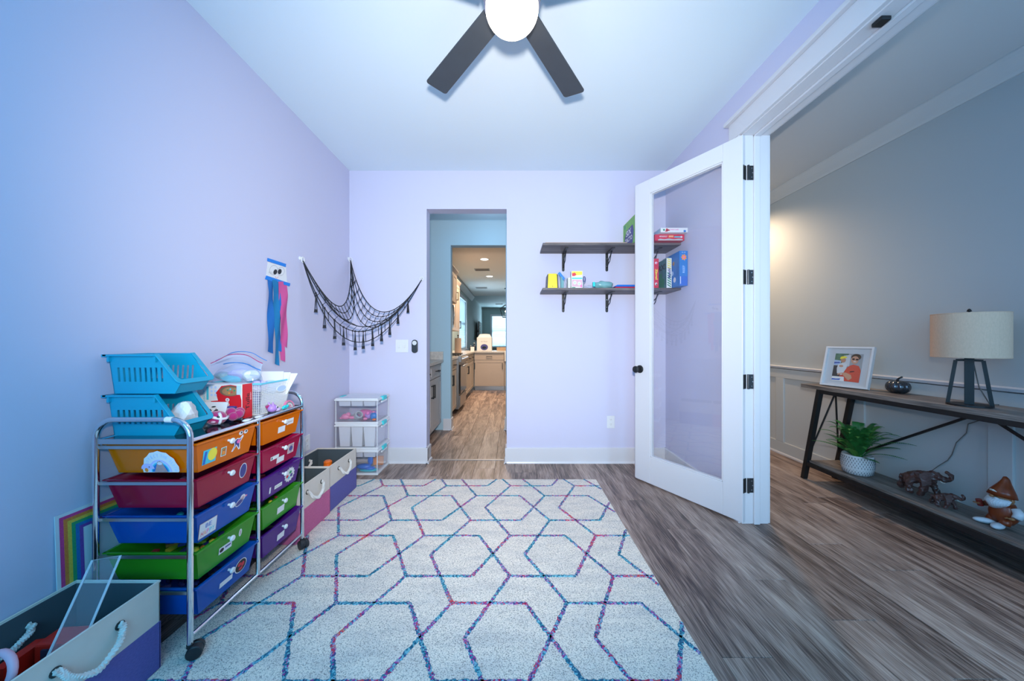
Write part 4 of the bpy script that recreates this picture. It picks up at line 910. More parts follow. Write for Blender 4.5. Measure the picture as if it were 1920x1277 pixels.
MB().obox(la + lu * .035 + lv * .157, lu * .035, lv * .157, ln * .0012).build('sheet', 'clear_plastic', cl)
MB().tube([la + lu * (.035 + sx * .035) + lv * (.157 + sy * .157) for sx, sy in ((-1, -1), (1, -1), (1, 1), (-1, 1))], .0035, 6, closed=True).build('edge', 'white_sheer', cl)
pk = thing('pink_ring_toy', 'pale pink plastic ring toy at the near end of the nearest fabric bin', 'toy', (-1.46, .85, .1))
MB().tube([(-1.285 + .040 * cos(a), .850 + .010 * sin(a), .315 + .045 * sin(a)) for a in [2 * pi * k / 24 for k in range(24)]], .009, 10, closed=True).build('ring', 'pink_soft', pk, smooth=True)

# ============================================================ CLEAR LATCHED BOXES IN THE CORNER
SX0, SX1, SY0, SY1 = -1.508, -1.140, 2.900, 3.176
def clear_box(z0, h, lab, full):
    t = thing('clear_box', lab, 'storage box', (SX0, SY0, z0)); fr_ = .018
    MB().box(SX0, SX1, SY0, SY1, z0 + .001, z0 + fr_).build('base', 'white_plastic', t, bev=.003)
    b = MB(); b.tray(SX0 + .010, SX1 - .010, SY0 + .008, SY1 - .008, z0 + fr_, z0 + h - .024, .006, .006, .006, .006, .002); b.build('body', 'clear_plastic', t)
    for (x, y) in ((SX0 + .008, SY0 + .006), (SX1 - .008, SY0 + .006), (SX1 - .008, SY1 - .006), (SX0 + .008, SY1 - .006)): MB().tube([(x, y, z0 + fr_), (x, y, z0 + h - .02)], .0045, 8).build('corner_post', 'white_sheer', t)
    b = MB(); b.box(SX0 - .002, SX1 + .004, SY0 - .004, SY1, z0 + h - .022, z0 + h - .008); b.build('lid', 'white_plastic', t, bev=.003)
    b = MB(); b.tray(SX0 + .004, SX1 - .004, SY0 + .004, SY1 - .004, z0 + h - .009, z0 + h, t=.008); b.build('lid_rim', 'white_plastic', t, bev=.002)
    yc = (SY0 + SY1) / 2
    for x, s_ in ((SX1, 1), (SX0, -1)):
        d = .012 if s_ > 0 else .006
        MB().box(min(x, x + s_ * d) - .02 * (s_ > 0), max(x, x + s_ * d) + .02 * (s_ < 0), yc - .042, yc + .042, z0 + h - .030, z0 + h + .003).build('latch', 'teal_plastic', t, bev=.004)
        if s_ > 0: MB().box(x - .004, x + .008, yc - .062, yc + .062, z0 + h - .048, z0 + h - .032).build('side_grip', 'white_plastic', t, bev=.003)
    n = 3; wd = (SX1 - SX0 - .05) / n
    for k in range(n):
        xa = SX0 + .025 + wd * k; zt = z0 + h - .026; zb = z0 + fr_ + .004 if full else zt - .042
        MB().tray(xa + .003, xa + wd - .003, SY0 + .016, SY1 - .016, zb, zt, .010 if full else .004, .010 if full else .004, .004, .004, .002).build('divider_cup', 'white_plastic' if full else 'white_sheer', t)
    return t
BH = .218
clear_box(.0, BH, 'clear latched box holding blue toys, bottom of the three-box stack in the corner', False)
clear_box(BH, BH, 'clear latched box filled with three tall white cups, middle of the corner stack', True)
clear_box(2 * BH, BH, 'clear latched box of pink toys with turquoise latches, top of the corner stack', False)
def toy(name, lab, parts, grp=None):
    t = thing(name, lab, 'toy', V(parts[0][1]), grp)
    for k, (nm, c, r, m) in enumerate(parts): MB().ball(c, *r, 14, 8).build(nm, m, t, smooth=True)
    return t
z = 2 * BH + .022
toy('doll', 'pink rubbery doll lying at the wall side inside the top clear box', [('body', (-1.44, 2.96, z + .030), (.040, .028, .026), 'pink_toy'), ('head', (-1.415, 2.955, z + .050), (.020, .018, .018), 'pink_toy'), ('limb', (-1.475, 2.965, z + .016), (.022, .016, .012), 'pink_toy'), ('limb', (-1.39, 2.965, z + .020), (.030, .016, .014), 'pink_toy')], 'toys in the top clear box')
t = thing('tape_roll', 'grey tape roll tipped over in the middle of the top clear box', 'tape roll', (-1.33, 2.96, z), 'toys in the top clear box')
MB().lathe([(.022, -.018), (.034, -.018), (.034, .018), (.022, .018), (.022, -.018)], (-1.335, 2.965, z + .040), 24, (.6, -.5, .5), cap=False).build('roll', 'photo_grey', t, smooth='auto')
toy('plush_animal', 'purple and pink plush animal beside the grey tape roll, top clear box', [('body', (-1.25, 2.965, z + .040), (.026, .022, .032), 'lilac_toy'), ('head', (-1.245, 2.945, z + .062), (.018, .015, .016), 'print_pink'), ('foot', (-1.262, 2.935, z + .016), (.020, .014, .012), 'pink_toy')], 'toys in the top clear box')
toy('plush_ball', 'blue and orange plush ball at the room side of the top clear box', [('body', (-1.200, 2.96, z + .034), (.030, .024, .032), 'box_sky'), ('foot', (-1.185, 2.935, z + .010), (.018, .013, .009), 'orange_toy'), ('tuft', (-1.205, 2.965, z + .066), (.014, .010, .012), 'pink_toy')], 'toys in the top clear box')
toy('plush_cushion', 'magenta soft cushion toy at the back of the top clear box', [('body', (-1.31, 3.05, z + .038), (.07, .045, .036), 'print_pink'), ('patch', (-1.24, 3.06, z + .032), (.04, .04, .03), 'lilac_toy')], 'toys in the top clear box')
z = .022
toy('toy_car', 'bright blue toy car lying in the bottom clear box', [('body', (-1.29, 2.975, z + .028), (.065, .034, .024), 'blue_toy'), ('hood', (-1.235, 2.965, z + .018), (.045, .030, .016), 'blue_toy')], 'toys in the bottom clear box')
toy('toy_shovel', 'upright blue toy shovel in the bottom clear box', [('blade', (-1.245, 3.00, z + .075), (.024, .010, .045), 'blue_toy'), ('grip', (-1.240, 3.00, z + .115), (.012, .008, .010), 'blue_toy')], 'toys in the bottom clear box')
toy('toy_tray', 'flat teal toy tray under the blue toys, bottom clear box', [('body', (-1.24, 2.96, z + .006), (.085, .045, .006), 'teal_plastic')], 'toys in the bottom clear box')
tag(MB().box(-1.25, -1.165, 3.08, 3.10, z + .002, z + .080).build('orange_booklet', 'print_orange', bev=.001), 'orange booklet standing at the back of the bottom clear box', 'book', 'toys in the bottom clear box')
# things on top of the stack
zt = 3 * BH
t = thing('turquoise_ruler', 'flat turquoise and lilac plastic stencil lying on the top clear box', 'stencil', (-1.33, 3.05, zt)); MB().obox((-1.33, 3.06, zt - .0055), (.11, .02, 0), (-.005, .03, 0), (0, 0, .0015)).build('sheet', 'print_cyan', t); MB().obox((-1.37, 3.09, zt - .0025), (.06, .01, 0), (-.003, .02, 0), (0, 0, .001)).build('insert', 'pastel_lilac', t)

# ============================================================ LEFT WALL: PAPER JELLYFISH, HAMMOCK, OUTLETS
XW = XL + .0015
jl = thing('paper_jellyfish', 'handmade paper jellyfish with a drawn face and blue and pink crepe streamers on the wall', 'wall art', LW(520, 580, XW))
def wp(poly, m, name, lift=0., th=.0012, curl=0):
    pts = [LW(px, py, XW) for px, py in poly]; pts = [p + X3 * lift for p in pts]; n = len(pts); b = MB()
    b.add(pts + [p + X3 * th for p in pts], [tuple(range(n)), tuple(range(n, 2 * n))[::-1]] + [(i, (i + 1) % n, n + (i + 1) % n, n + i) for i in range(n)]); return b.build(name, m, jl)
wp([(502, 491), (536, 501), (538, 533), (498, 520)], 'white_paper', 'paper_face')
wp([(500.8, 483.5), (536, 495), (535, 501), (500.5, 489.5)], 'paper_tape_blue', 'tape_strip', .0014)
wp([(498, 516.5), (543.5, 531.5), (542, 537), (496, 523.5)], 'paper_tape_blue', 'tape_strip', .0030)
def wel(cx, cy, a, b_, m, name, lift, rot=.25): wp([(cx + x, cy + y) for x, y in ell(0, 0, a, b_, 18, rot=rot)], m, name, lift, .0005)
def wring(cx, cy, a, b_, m): 
    pts = [LW(cx + x, cy + y, XW) + X3 * .0020 for x, y in ell(0, 0, a, b_, 22, rot=.25)]; MB().tube(pts, .0008, 4, closed=True).build('drawn_line', m, jl)
wring(512.5, 506.5, 7.5, 9, 'grey_ink'); wring(526, 509, 6.5, 8, 'grey_ink')
wel(515.5, 510, 3.4, 5, 'black_ink', 'drawn_eye', .0022); wel(523.8, 509.3, 3.4, 5, 'black_ink', 'drawn_eye', .0022)
MB().tube([LW(518.3 + 2.5 * cos(a), 518.3 + 3.2 * sin(a), XW) + X3 * .002 for a in [pi * k / 10 for k in range(11)]], .0008, 4).build('drawn_smile', 'print_red', jl)
for dy in (0, 2): MB().tube([LW(503, 509.5 + dy, XW) + X3 * .002, LW(511, 511 + dy, XW) + X3 * .002], .0006, 4).build('drawn_line', 'grey_ink', jl)
def streamer(x0, x1, xb0, xb1, y0, y1, m, ph, lift):
    n = 26; vs = []
    for k in range(n + 1):
        t = k / n; y = y0 + (y1 - y0) * t; a = x0 + (xb0 - x0) * t; c = x1 + (xb1 - x1) * t; 
        for j in range(5):
            s_ = j / 4; p = LW(a + (c - a) * s_, y + (0 if k < n else 4 * s_), XW); vs.append(p + X3 * (lift + .004 * t + .005 * (1 + sin(ph + t * 9 + s_ * 2.6)) * min(1, t * 5)))
    b = MB(); b.add(vs, [(k * 5 + j, k * 5 + j + 1, k * 5 + 6 + j, k * 5 + 5 + j) for k in range(n) for j in range(4)]); b.build('streamer', m, jl, smooth=True, recalc=True)
streamer(501, 511, 498.5, 510.5, 521, 659, 'crepe_blue', 0, .001); streamer(509, 520.5, 512.5, 520, 524, 682, 'crepe_teal', 1.2, .004)
streamer(518, 524, 517, 524, 527, 656, 'crepe_blue', 2.2, .001); streamer(520.5, 530, 523, 529.5, 528, 675, 'crepe_pink', 3, .005); streamer(529, 537, 529, 535, 531, 649, 'crepe_pink', 4.1, .002)

# macrame net hammock across the corner
Ln = LW(568, 489, XL + .022); Cn = V((XL + .022, YB - .022, CAM_Z + 149 / 200)); Rn = V((-.842, YB - .022, CAM_Z + 113 / 200))
hm = thing('net_hammock', 'black knotted net hammock with tassels hung across the room corner', 'toy hammock', Cn - Z3 * .2)
def bez(a, b_, c, t): return a * (1 - t) ** 2 + b_ * 2 * t * (1 - t) + c * t * t
def sagc(a, c, low, t0=.5):   # control point so that the curve passes near `low`
    return (low - (a + c) * .25) * 2
LOWL = LW(634, 576, XL + .03) ; LOWL = PX(640, 574, 2.72); LOWR = PX(712, 584, 2.98); BOT = PX(676, 622, 2.74)
kCR = [sagc(Cn, Rn, LOWR.lerp(BOT + V((.04, 0, .0)), f)) for f in (0, .25, .5, .78)]
kCL = [sagc(Cn, Ln, LOWL.lerp(BOT + V((-.06, 0, .03)), f)) for f in (0, .3, .62)]
kLR = [sagc(Ln, Rn, BOT + V((0, dy, dz))) for dy, dz in ((-.03, .0), (.05, .042), (-.02, -.085))]
cords = MB(); knots = MB()
def cord(a, k, c, r=.0030, n=26): cords.tube([bez(a, k, c, i / n) for i in range(n + 1)], r, 5)
for i, k in enumerate(kCR): cord(Cn, k, Rn, .0040 if i == 0 else .0032)
for i, k in enumerate(kCL): cord(Cn, k, Ln, .0040 if i == 0 else .0032)
for k in kLR: cord(Ln, k, Rn, .0036)
for ks, E in ((kCR, Rn), (kCL, Ln)):
    for i in range(len(ks) - 1):
        for q in range(13):
            t = .12 + .76 * q / 12; p = bez(Cn, ks[i], E, t); p2 = bez(Cn, ks[i + 1], E, t + (.015 if ks is kCR else .01)); cords.tube([p, p2], .0026, 4); knots.ball(p2, .0065, nu=6, nv=4)
for q in range(15):
    t = .14 + .72 * q / 14; a = bez(Ln, kLR[0], Rn, t); c = bez(Ln, kLR[1], Rn, t); cords.tube([a, c], .0026, 4); knots.ball(a, .0072, nu=6, nv=4)
    if t < .48: e = bez(Cn, kCL[-1], Ln, 1 - t * .9)
    else: e = bez(Cn, kCR[-1], Rn, t * .95)
    cords.tube([c, e], .0026, 4); cords.tube([a, bez(Ln, kLR[2], Rn, t)], .0026, 4)
cords.build('cord_net', 'rope_black', hm); knots.build('knot', 'rope_black', hm, kind='stuff')
for q, (px, py, L_) in enumerate(((585, 531, 32), (600, 556, 34), (618, 582, 32), (635, 600, 32), (660, 615, 34), (679, 623, 32), (702, 622, 32), (722, 616, 32), (740, 603, 32), (758, 584, 26), (775, 557, 28))):
    t = (.13, .21, .30, .375, .47, .535, .61, .68, .745, .81, .89)[q]; p = bez(Ln, kLR[0], Rn, t); ts = MB(); rn = random.Random(q); l = L_ / 232
    ts.ball(p, .0085, nu=8, nv=6)
    for k in range(6):
        a = k * 1.05; ts.tube([p, p + V((.004 * cos(a), .004 * sin(a), -l * .4)), p + V((.011 * cos(a), .011 * sin(a), -l + rn.uniform(0, .01)))], .0022, 4)
    ts.lathe([(0, -l * .86), (.007, -l * .86), (.014, -l * 1.02), (0, -l * 1.02)], p, 8, cap=False)
    ts.build('tassel', 'rope_black', hm)
for p, nx in ((Ln, X3), (Cn, (X3 - Y3).normalized()), (Rn, -Y3)):
    t = thing('wall_hook', {0: 'white ring hook on the left wall holding the hammock end', 1: 'white ring hook in the very corner holding the hammock peak', 2: 'white ring hook beside the doorway holding the hammock end'}[[Ln, Cn, Rn].index(p)], 'hook', p + Z3 * .01, 'hammock hooks')
    base = V((XL, p.y, p.z + .018)) if p is not Rn else V((p.x, YB, p.z + .018))
    MB().lathe([(0, 0), (.014, 0), (.014, .005), (.006, .010), (.005, .020), (0, .020)], base, 16, nx, cap=False).build('base', 'white_plastic', t, smooth='auto')
    u = V(nx).cross(Z3).normalized(); MB().tube([p + Z3 * .006 + u * .016 * cos(a) + Z3 * .020 * sin(a) for a in [2 * pi * k / 18 for k in range(18)]], .0038, 8, closed=True).build('ring', 'white_plastic', t, smooth=True)
cords2 = None

def outlet(c, n, lab):
    c = V(c); n = V(n); u = n.cross(Z3) * -1; t = thing('wall_outlet', lab, 'outlet', c)
    MB().obox(c + n * .003, u * .036, Z3 * .058, n * .003).build('cover_plate', 'white_plastic', t, bev=.002)
    for dz in (-.022, .022):
        s_ = MB().prism(ell(0, 0, .016, .015, 16), c + n * .006 + Z3 * dz, u, Z3, n * .0015).build('socket', 'white_paper', t)
        b = MB()
        for q in (-.006, .006): b.obox(c + n * .0078 + Z3 * (dz + .003) + u * q, u * .0013, Z3 * .0042, n * .0006)
        b.prism(ell(0, -.007, .0022, .0022, 8), c + n * .0074 + Z3 * dz, u, Z3, n * .0009); b.build('slot', 'grey_ink', s_)
outlet((.925, YB, .384), (0, -1, 0), 'white wall outlet on the back wall under the shelves')
outlet(LW(574.5, 831, XL), (1, 0, 0), 'white wall outlet on the left wall above the pink fabric bin')
sw = thing('light_switch', 'white double toggle switch plate on the back wall under the hammock', 'switch', (-1.03, YB, 1.095))
MB().box(-1.090, -.972, YB - .006, YB, 1.035, 1.155).build('cover_plate', 'white_plastic', sw, bev=.002)
for x in (-1.055, -1.007): MB().box(x - .007, x + .007, YB - .018, YB - .005, 1.078, 1.106).build('toggle', 'white_paper', sw, bev=.002)
rm = thing('fan_remote', 'dark grey fan remote in a wall holder beside the doorway', 'remote', (-.909, YB, 1.095))
MB().prism(ell(0, .034, .028, .028, 12, 0, pi) + ell(0, -.036, .028, .026, 12, pi, 2 * pi), (-.909, YB, 1.092), X3, Z3, (0, -.020, 0)).build('body', 'hinge_metal', rm, bev=.004)
MB().lathe([(0, 0), (.020, 0), (.020, .002), (0, .002)], (-.909, YB - .020, 1.124), 20, (0, -1, 0), cap=False).build('button_disc', 'white_plastic', rm); MB().lathe([(.009, 0), (.011, 0), (.011, .001), (.009, .001)], (-.909, YB - .022, 1.124), 16, (0, -1, 0), cap=False).build('button_ring', 'grey_ink', rm)

# ============================================================ SHELVES
def shelf(z0, lab):
    t = thing('wall_shelf', lab, 'shelf', (.85, YB, z0)); MB().box(.262, XR - .001, 2.905, YB - .001, z0, z0 + .018).build('board', 'shelf_wood', t, bev=.001)
    for x in (.480, .888, 1.300):
        b = MB(); b.box(x - .012, x + .012, YB - .005, YB - .0005, z0 - .155, z0); b.box(x - .012, x + .012, 2.98, YB - .001, z0 - .005, z0)
        b.lathe([(0, 0), (.012, 0), (.012, .0045), (0, .0045)], (x, YB - .0005, z0 - .155), 12, (0, -1, 0), cap=False)
        # twisted scroll brace
        for ph in (0, pi):
            pts = []
            for k in range(25):
                s_ = k / 24; y = YB - .010 - .150 * s_; z = z0 - .135 + .120 * s_; n_ = V((0, .62, .78)); w_ = .010 * sin(ph + s_ * 3 * pi) * (1 - abs(2 * s_ - 1) ** 4); pts.append(V((x, y, z)) + n_ * w_ + V((.004 * cos(ph), 0, 0)))
            b.tube(pts, .0035, 6)
        br = b.build('bracket', 'black_frame', t)
        for dz in (-.05, -.12): MB().ball((x, YB - .006, z0 + dz), .0045, nu=8, nv=5).build('screw', 'chrome_dull', br)
    return t
ZS1, ZS2 = 1.9605, 1.5775
shelf(ZS1, 'upper dark wood wall shelf on black scroll brackets'); shelf(ZS2, 'lower dark wood wall shelf on black scroll brackets')
zu, zl = ZS1 + .0182, ZS2 + .0182
tag(MB().box(.285, .99, 2.93, 3.10, zu, zu + .012).build('wood_board', 'light_wood', bev=.001), 'thin pale wood board lying on the upper shelf', 'board')
def gbox(name, lab, x0, x1, y0, y1, z0, z1, m, rot=0, cat='board game'):
    t = thing(name, lab, cat, (x0, y0, z0)); MB().box(x0, x1, y0, y1, z0, z1).build('carton', m, t, bev=.0012); return t
def ff(t, poly, m, o, u=X3, v=Z3, lift=.0005): return decal(poly, m, t, o, u, v, 'print', lift)
# green game box standing on the upper shelf, its face turned to the room
g = gbox('game_box', 'green and purple board game box standing at the right of the pale board', 1.035, 1.080, 2.87, 3.175, zu, zu + .232, 'box_green')
o = V((1.035, 3.175, zu)); ff(g, [(.01, .0), (.29, .0), (.29, .230), (.01, .230)], 'box_green', o, -Y3, Z3); ff(g, [(.035, .02), (.25, .01), (.275, .11), (.25, .165), (.10, .155), (.045, .10)], 'box_navy', o, -Y3, Z3, .001)
text('SIX', 'white_paper', g, o - Y3 * .15 + Z3 * .125, -Y3, Z3, .13, .05, lift=.0016, bold=.02); text('TACTO', 'white_paper', g, o - Y3 * .15 + Z3 * .065, -Y3, Z3, .18, .04, lift=.0016, bold=.02)
ff(g, ell(.05, .20, .018, .018), 'print_green', o, -Y3, Z3, .001)
decal(rect(.022, .116, .036, .22), 'print_green', g, V((1.035, 2.87, zu)), X3, Z3, 'print', .0005)
# sheet standing behind the door stile
tag(MB().box(1.178, 1.185, 2.88, 3.19, zu, zu + .275).build('blue_folder', 'box_sky', bev=.0005), 'thin blue folder standing upright on the upper shelf behind the stacked games', 'folder')
g = gbox('game_box', 'red property trading board game box lying on the upper shelf', 1.190, 1.434, 2.84, 3.10, zu, zu + .052, 'red_card')
o = V((1.215, 2.84, zu)); text('MONOPOLY', 'white_paper', g, o + X3 * .045 + Z3 * .034, X3, Z3, .065, .014, lift=.001, bold=.02); ff(g, rect(.108, .034, .042, .018), 'print_orange', o); text('JUNIOR', 'white_paper', g, o + X3 * .108 + Z3 * .034, X3, Z3, .034, .010, lift=.0016, bold=.02); ff(g, rect(.165, .030, .060, .010), 'print_cyan', o); ff(g, ell(.194, .030, .008, .008), 'plush_white', o, lift=.001); ff(g, [(.0, .001), (.205, .001), (.205, .012), (.17, .016), (.13, .010), (.09, .017), (.05, .010), (.02, .016), (0, .010)], 'photo_grey', o)
decal(rect(.10, .026, .2, .048), 'box_sky', g, V((1.190, 3.09, zu)), -Y3, Z3, 'print', .0005)
g = gbox('game_box', 'white and pale blue board game box on top of the red one', 1.216, 1.437, 2.790, 3.06, zu + .0525, zu + .090, 'white_paper')
o = V((1.226, 2.790, zu + .0525)); text('CANDY LAND', 'print_pink', g, o + X3 * .100 + Z3 * .022, X3, Z3, .072, .011, lift=.001, bold=.02); ff(g, ell(.016, .020, .008, .008), 'print_green', o)
for q in ((.040, .022, .010, .010), (.052, .018, .012, .006), (.036, .010, .012, .005)): ff(g, ell(*q), 'print_red', o, lift=.0006)
ff(g, ell(.186, .010, .011, .009), 'box_sky', o)
decal(rect(.13, .019, .25, .034), 'pastel_blue', g, V((1.216, 3.06, zu + .0525)), -Y3, Z3, 'print', .0005)
# lower shelf
y = thing('yellow_case', 'bright yellow plastic case with dark sides, end of the lower shelf', 'case', (.345, 3.0, zl))
MB().prism([(-.042, 0), (.046, 0), (.040, .125), (.034, .132), (-.032, .132), (-.037, .125)], (.350, 2.96, zl), X3, Z3, (0, .12, 0)).build('shell', 'yellow_box', y, bev=.003)
for s_ in (-1, 1): MB().prism([(s_ * .043, 0), (s_ * .052, 0), (s_ * .045, .124), (s_ * .037, .128)], (.352, 2.956, zl), X3, Z3, (0, .128, 0)).build('side_panel', 'dark_plastic', y, bev=.002)
MB().ball((.352, 2.958, zl + .022), .003, nu=8, nv=5).build('catch', 'dark_plastic', y)
def sbag(name, lab, c, rx, ry, rz, m, seed, cat='bag'):
    rn = random.Random(seed); t = thing(name, lab, cat, V(c) - Z3 * rz)
    bm = bmesh.new(); bmesh.ops.create_uvsphere(bm, u_segments=18, v_segments=10, radius=1); mb = MB(); ix = {q: i for i, q in enumerate(bm.verts)}
    mb.add([V(c) + V((q.co.x * rx, q.co.y * ry, max(-1, q.co.z * 1.15) * rz)) * (1 + .10 * sin(7 * q.co.x + 5 * q.co.z + seed)) for q in bm.verts], [[ix[q] for q in f.verts] for f in bm.faces]); bm.free(); mb.build('film', m, t, smooth=True); return t
zg = thing('zip_bag', 'clear zip bag with blue seal standing behind the sticker pack, lower shelf', 'bag', (.46, 3.06, zl))
MB().grid(lambda u, v: (.425 + .015 * sin(6 * v) + .075 * u, 3.03 + .015 * cos(8 * u), zl + .001 + .165 * v - .05 * u * v), 8, 10).build('film', 'bag_film', zg, smooth=True); MB().obox((.435, 3.0, zl + .118), (.024, 0, -.030), (0, .002, 0), (.009, 0, .007)).build('seal', 'box_sky', zg)
MB().grid(lambda u, v: (.425 + .03 * u, 3.0 + .01 * cos(8 * u), zl + .001 + .11 * v), 4, 6).build('film', 'teal_sheer', zg, smooth=True)
g = gbox('card_pack', 'thin white and lilac card pack beside the colourful sticker pack', .487, .508, 2.965, 3.05, zl, zl + .098, 'white_paper', cat='card pack'); ff(g, rect(.0105, .045, .009, .085), 'pastel_lilac', V((.487, 2.965, zl)))
g = gbox('sticker_pack', 'tall colourful white, yellow and pink pack on the lower shelf', .512, .610, 2.945, 3.0, zl, zl + .152, 'white_paper', cat='card pack'); o = V((.512, 2.945, zl))
ff(g, [(.004, .148), (.004, .118), (.04, .112), (.094, .118), (.094, .148)], 'print_yellow', o); ff(g, [(.004, .130), (.03, .138), (.045, .120), (.03, .108), (.008, .106)], 'print_red', o, lift=.001); ff(g, rect(.049, .046, .088, .060), 'pink_soft', o); ff(g, rect(.049, .088, .088, .012), 'print_cyan', o)
for q in ((.030, .050), (.068, .042)): ff(g, ell(q[0], q[1], .015, .016), 'white_paper', o, lift=.001); ff(g, ell(q[0], q[1], .008, .009), 'pastel_blue', o, lift=.0014)
ff(g, ell(.086, .020, .008, .012), 'print_pink', o, lift=.001); ff(g, rect(.02, .008, .03, .008), 'print_green', o, lift=.001)
t = thing('blue_scissors', 'dark blue children scissors propped beside the colourful pack', 'scissors', (.62, 3.0, zl)); MB().bar((.618, 2.985, zl), (.632, 2.985, zl + .085), .006, .004).build('blade', 'steel', t); MB().tube([(.632 + .010 * cos(a), 2.985, zl + .088 + .022 * sin(a)) for a in [2 * pi * k / 16 for k in range(16)]], .0035, 6, closed=True).build('handle', 'box_navy', t)
sbag('crumpled_wrap', 'small crumpled clear wrap lying between the pack and the teal pouch', (.672, 3.0, zl + .017), .045, .03, .015, 'bag_film', 3)
t = sbag('teal_pouch', 'iridescent teal pouch lying on its side on the lower shelf', (.80, 2.99, zl + .036), .085, .04, .031, 'teal_sheer', 5); crump((.82, 2.99, zl + .034), (.06, .03, .022), 'print_mix', 'contents', None, None, 8, t); MB().obox((.715, 2.985, zl + .042), (.010, 0, 0), (0, .012, 0), (0, 0, .020)).build('gathered_end', 'teal_plastic', t, bev=.003)
for k, (m, lab, z0, z1) in enumerate((('red_card', 'red flat tray under the blue one on the lower shelf', 0, .014), ('blue_toy', 'blue flat tray resting on the red one, lower shelf', .0143, .032))):
    b = MB(); b.hexa([(.880 + .0 * k, 2.93, zl + z0), (1.17, 2.93, zl + z0), (1.17, 3.14, zl + z0), (.880, 3.14, zl + z0)], [(.895 + .012 * k, 2.94, zl + z1), (1.17, 2.94, zl + z1), (1.17, 3.13, zl + z1), (.895 + .012 * k, 3.13, zl + z1)]); tag(b.build('flat_tray', m, bev=.001), lab, 'tray')
zs = zl
g = gbox('game_box', 'yellow and blue picture book spine left of the red game on the lower shelf', 1.186, 1.206, 2.93, 3.17, zs, zs + .225, 'print_yellow'); o = V((1.186, 2.93, zs)); ff(g, rect(.010, .14, .018, .06), 'box_sky', o); ff(g, rect(.010, .09, .018, .02), 'red_card', o); ff(g, rect(.010, .02, .018, .03), 'print_green', o)
g = gbox('game_box', 'red upright game box with yellow lettering on the lower shelf', 1.211, 1.255, 2.92, 3.17, zs, zs + .252, 'red_card'); o = V((1.212, 2.92, zs)); text('Zingo!', 'print_yellow', g, o + X3 * .021 + Z3 * .118, -Z3, X3, .092, .026, lift=.001, bold=.04); ff(g, ell(.021, .035, .010, .012), 'plush_white', o); ff(g, ell(.024, .031, .006, .008), 'box_brown', o, lift=.001); ff(g, ell(.021, .215, .011, .010), 'plush_white', o); ff(g, ell(.025, .213, .006, .006), 'print_pink', o, lift=.001)
g = gbox('game_box', 'white game box with yellow and green diagonal stripes on the lower shelf', 1.318, 1.362, 2.91, 3.16, zs, zs + .255, 'white_paper'); o = V((1.322, 2.91, zs))
for k in range(6): z = .014 + .020 * k; ff(g, [(.002, z + .010), (.034, z - .010), (.034, z), (.002, z + .020)], 'print_green', o)
for k in range(5): z = .165 + .018 * k; ff(g, [(.002, z + .008), (.034, z - .006), (.034, z + .003), (.002, z + .017)], 'print_yellow', o)
os2 = V((1.318, 3.16, zs)); ff(g, rect(.125, .127, .246, .25), 'box_teal', os2, -Y3, Z3); ff(g, [(.05, .002), (.20, .002), (.21, .08), (.16, .10), (.16, .14), (.09, .14), (.08, .10), (.04, .08)], 'print_green', os2, -Y3, Z3, .001)
text('DRX!', 'black_ink', g, os2 - Y3 * .13 + Z3 * .19, -Y3, Z3, .20, .05, lift=.0016, bold=.03)
text('Match!', 'box_navy', g, o + X3 * .018 + Z3 * .128, Z3, -X3, .085, .024, lift=.0014, bold=.03)
g = gbox('game_box', 'tall blue game box with an orange creature picture by the side wall', 1.368, 1.436, 2.79, 3.10, zs, zs + .285, 'box_sky'); o = V((1.359, 2.79, zs)); decal(rect(.15, .142, .29, .27), 'box_blue', g, V((1.368, 3.10, zs)), -Y3, Z3, 'print', .0005)
cr = []
for k in range(14): a = 2 * pi * k / 14; r = .026 if k % 2 else .016; cr.append((.046 + r * cos(a), .232 + r * 1.1 * sin(a)))
ff(g, cr, 'print_orange', o); ff(g, ell(.046, .232, .008, .009), 'print_pink', o, lift=.001); ff(g, rect(.043, .04, .066, .075), 'print_blue', o); ff(g, rect(.018, .045, .005, .06), 'white_paper', o, lift=.001)
text('REEF', 'pastel_blue', g, o + X3 * .044 + Z3 * .135, Z3, -X3, .06, .018, lift=.001); text('2-4', 'white_paper', g, o + X3 * .043 + Z3 * .272, X3, Z3, .03, .008, lift=.001)
for k, (a, c, r, m) in enumerate(((.05, .20, .018, 'cookie'), (.10, .17, .02, 'print_orange'), (.16, .12, .02, 'pastel_blue'), (.09, .09, .018, 'print_red'), (.18, .20, .018, 'cookie'), (.2, .06, .022, 'plush_white'))): decal(ell(a + .03, c, r, r, 12), m, g, V((1.368, 3.10, zs)), -Y3, Z3, 'print', .001)

# ============================================================ HALL CONSOLE TABLE
TX0, TX1, TY0, TY1, TT = 2.415, 2.715, 1.05, 2.855, .787
ct = thing('console_table', 'long grey wood console table with black angled frame along the hall wall', 'console table', (2.56, 1.95, 0))
MB().box(TX0, TX1, TY0, TY1, TT - .028, TT).build('tabletop', 'table_wood', ct, bev=.0015)
MB().box(TX0 + .02, TX1 - .01, TY0 + .06, TY1 - .06, .150, .168).build('lower_shelf', 'table_wood', ct, bev=.0015)
ya, yb = TY0 + .16, TY1 - .16
for x in (TX0 + .018, TX1 - .022):
    MB().bar((x, ya, TT - .042), (x, yb, TT - .042), .030, .030).build('frame_rail', 'black_frame', ct)
    MB().bar((x, TY0 + .055, .135), (x, TY1 - .055, .135), .030, .030).build('frame_rail', 'black_frame', ct)
    for yt, yb_ in ((ya, TY0 + .01), (yb, TY1 - .01)): MB().bar((x, yt, TT - .03), (x, yb_, 0.0), .034, .030).build('leg', 'black_frame', ct)
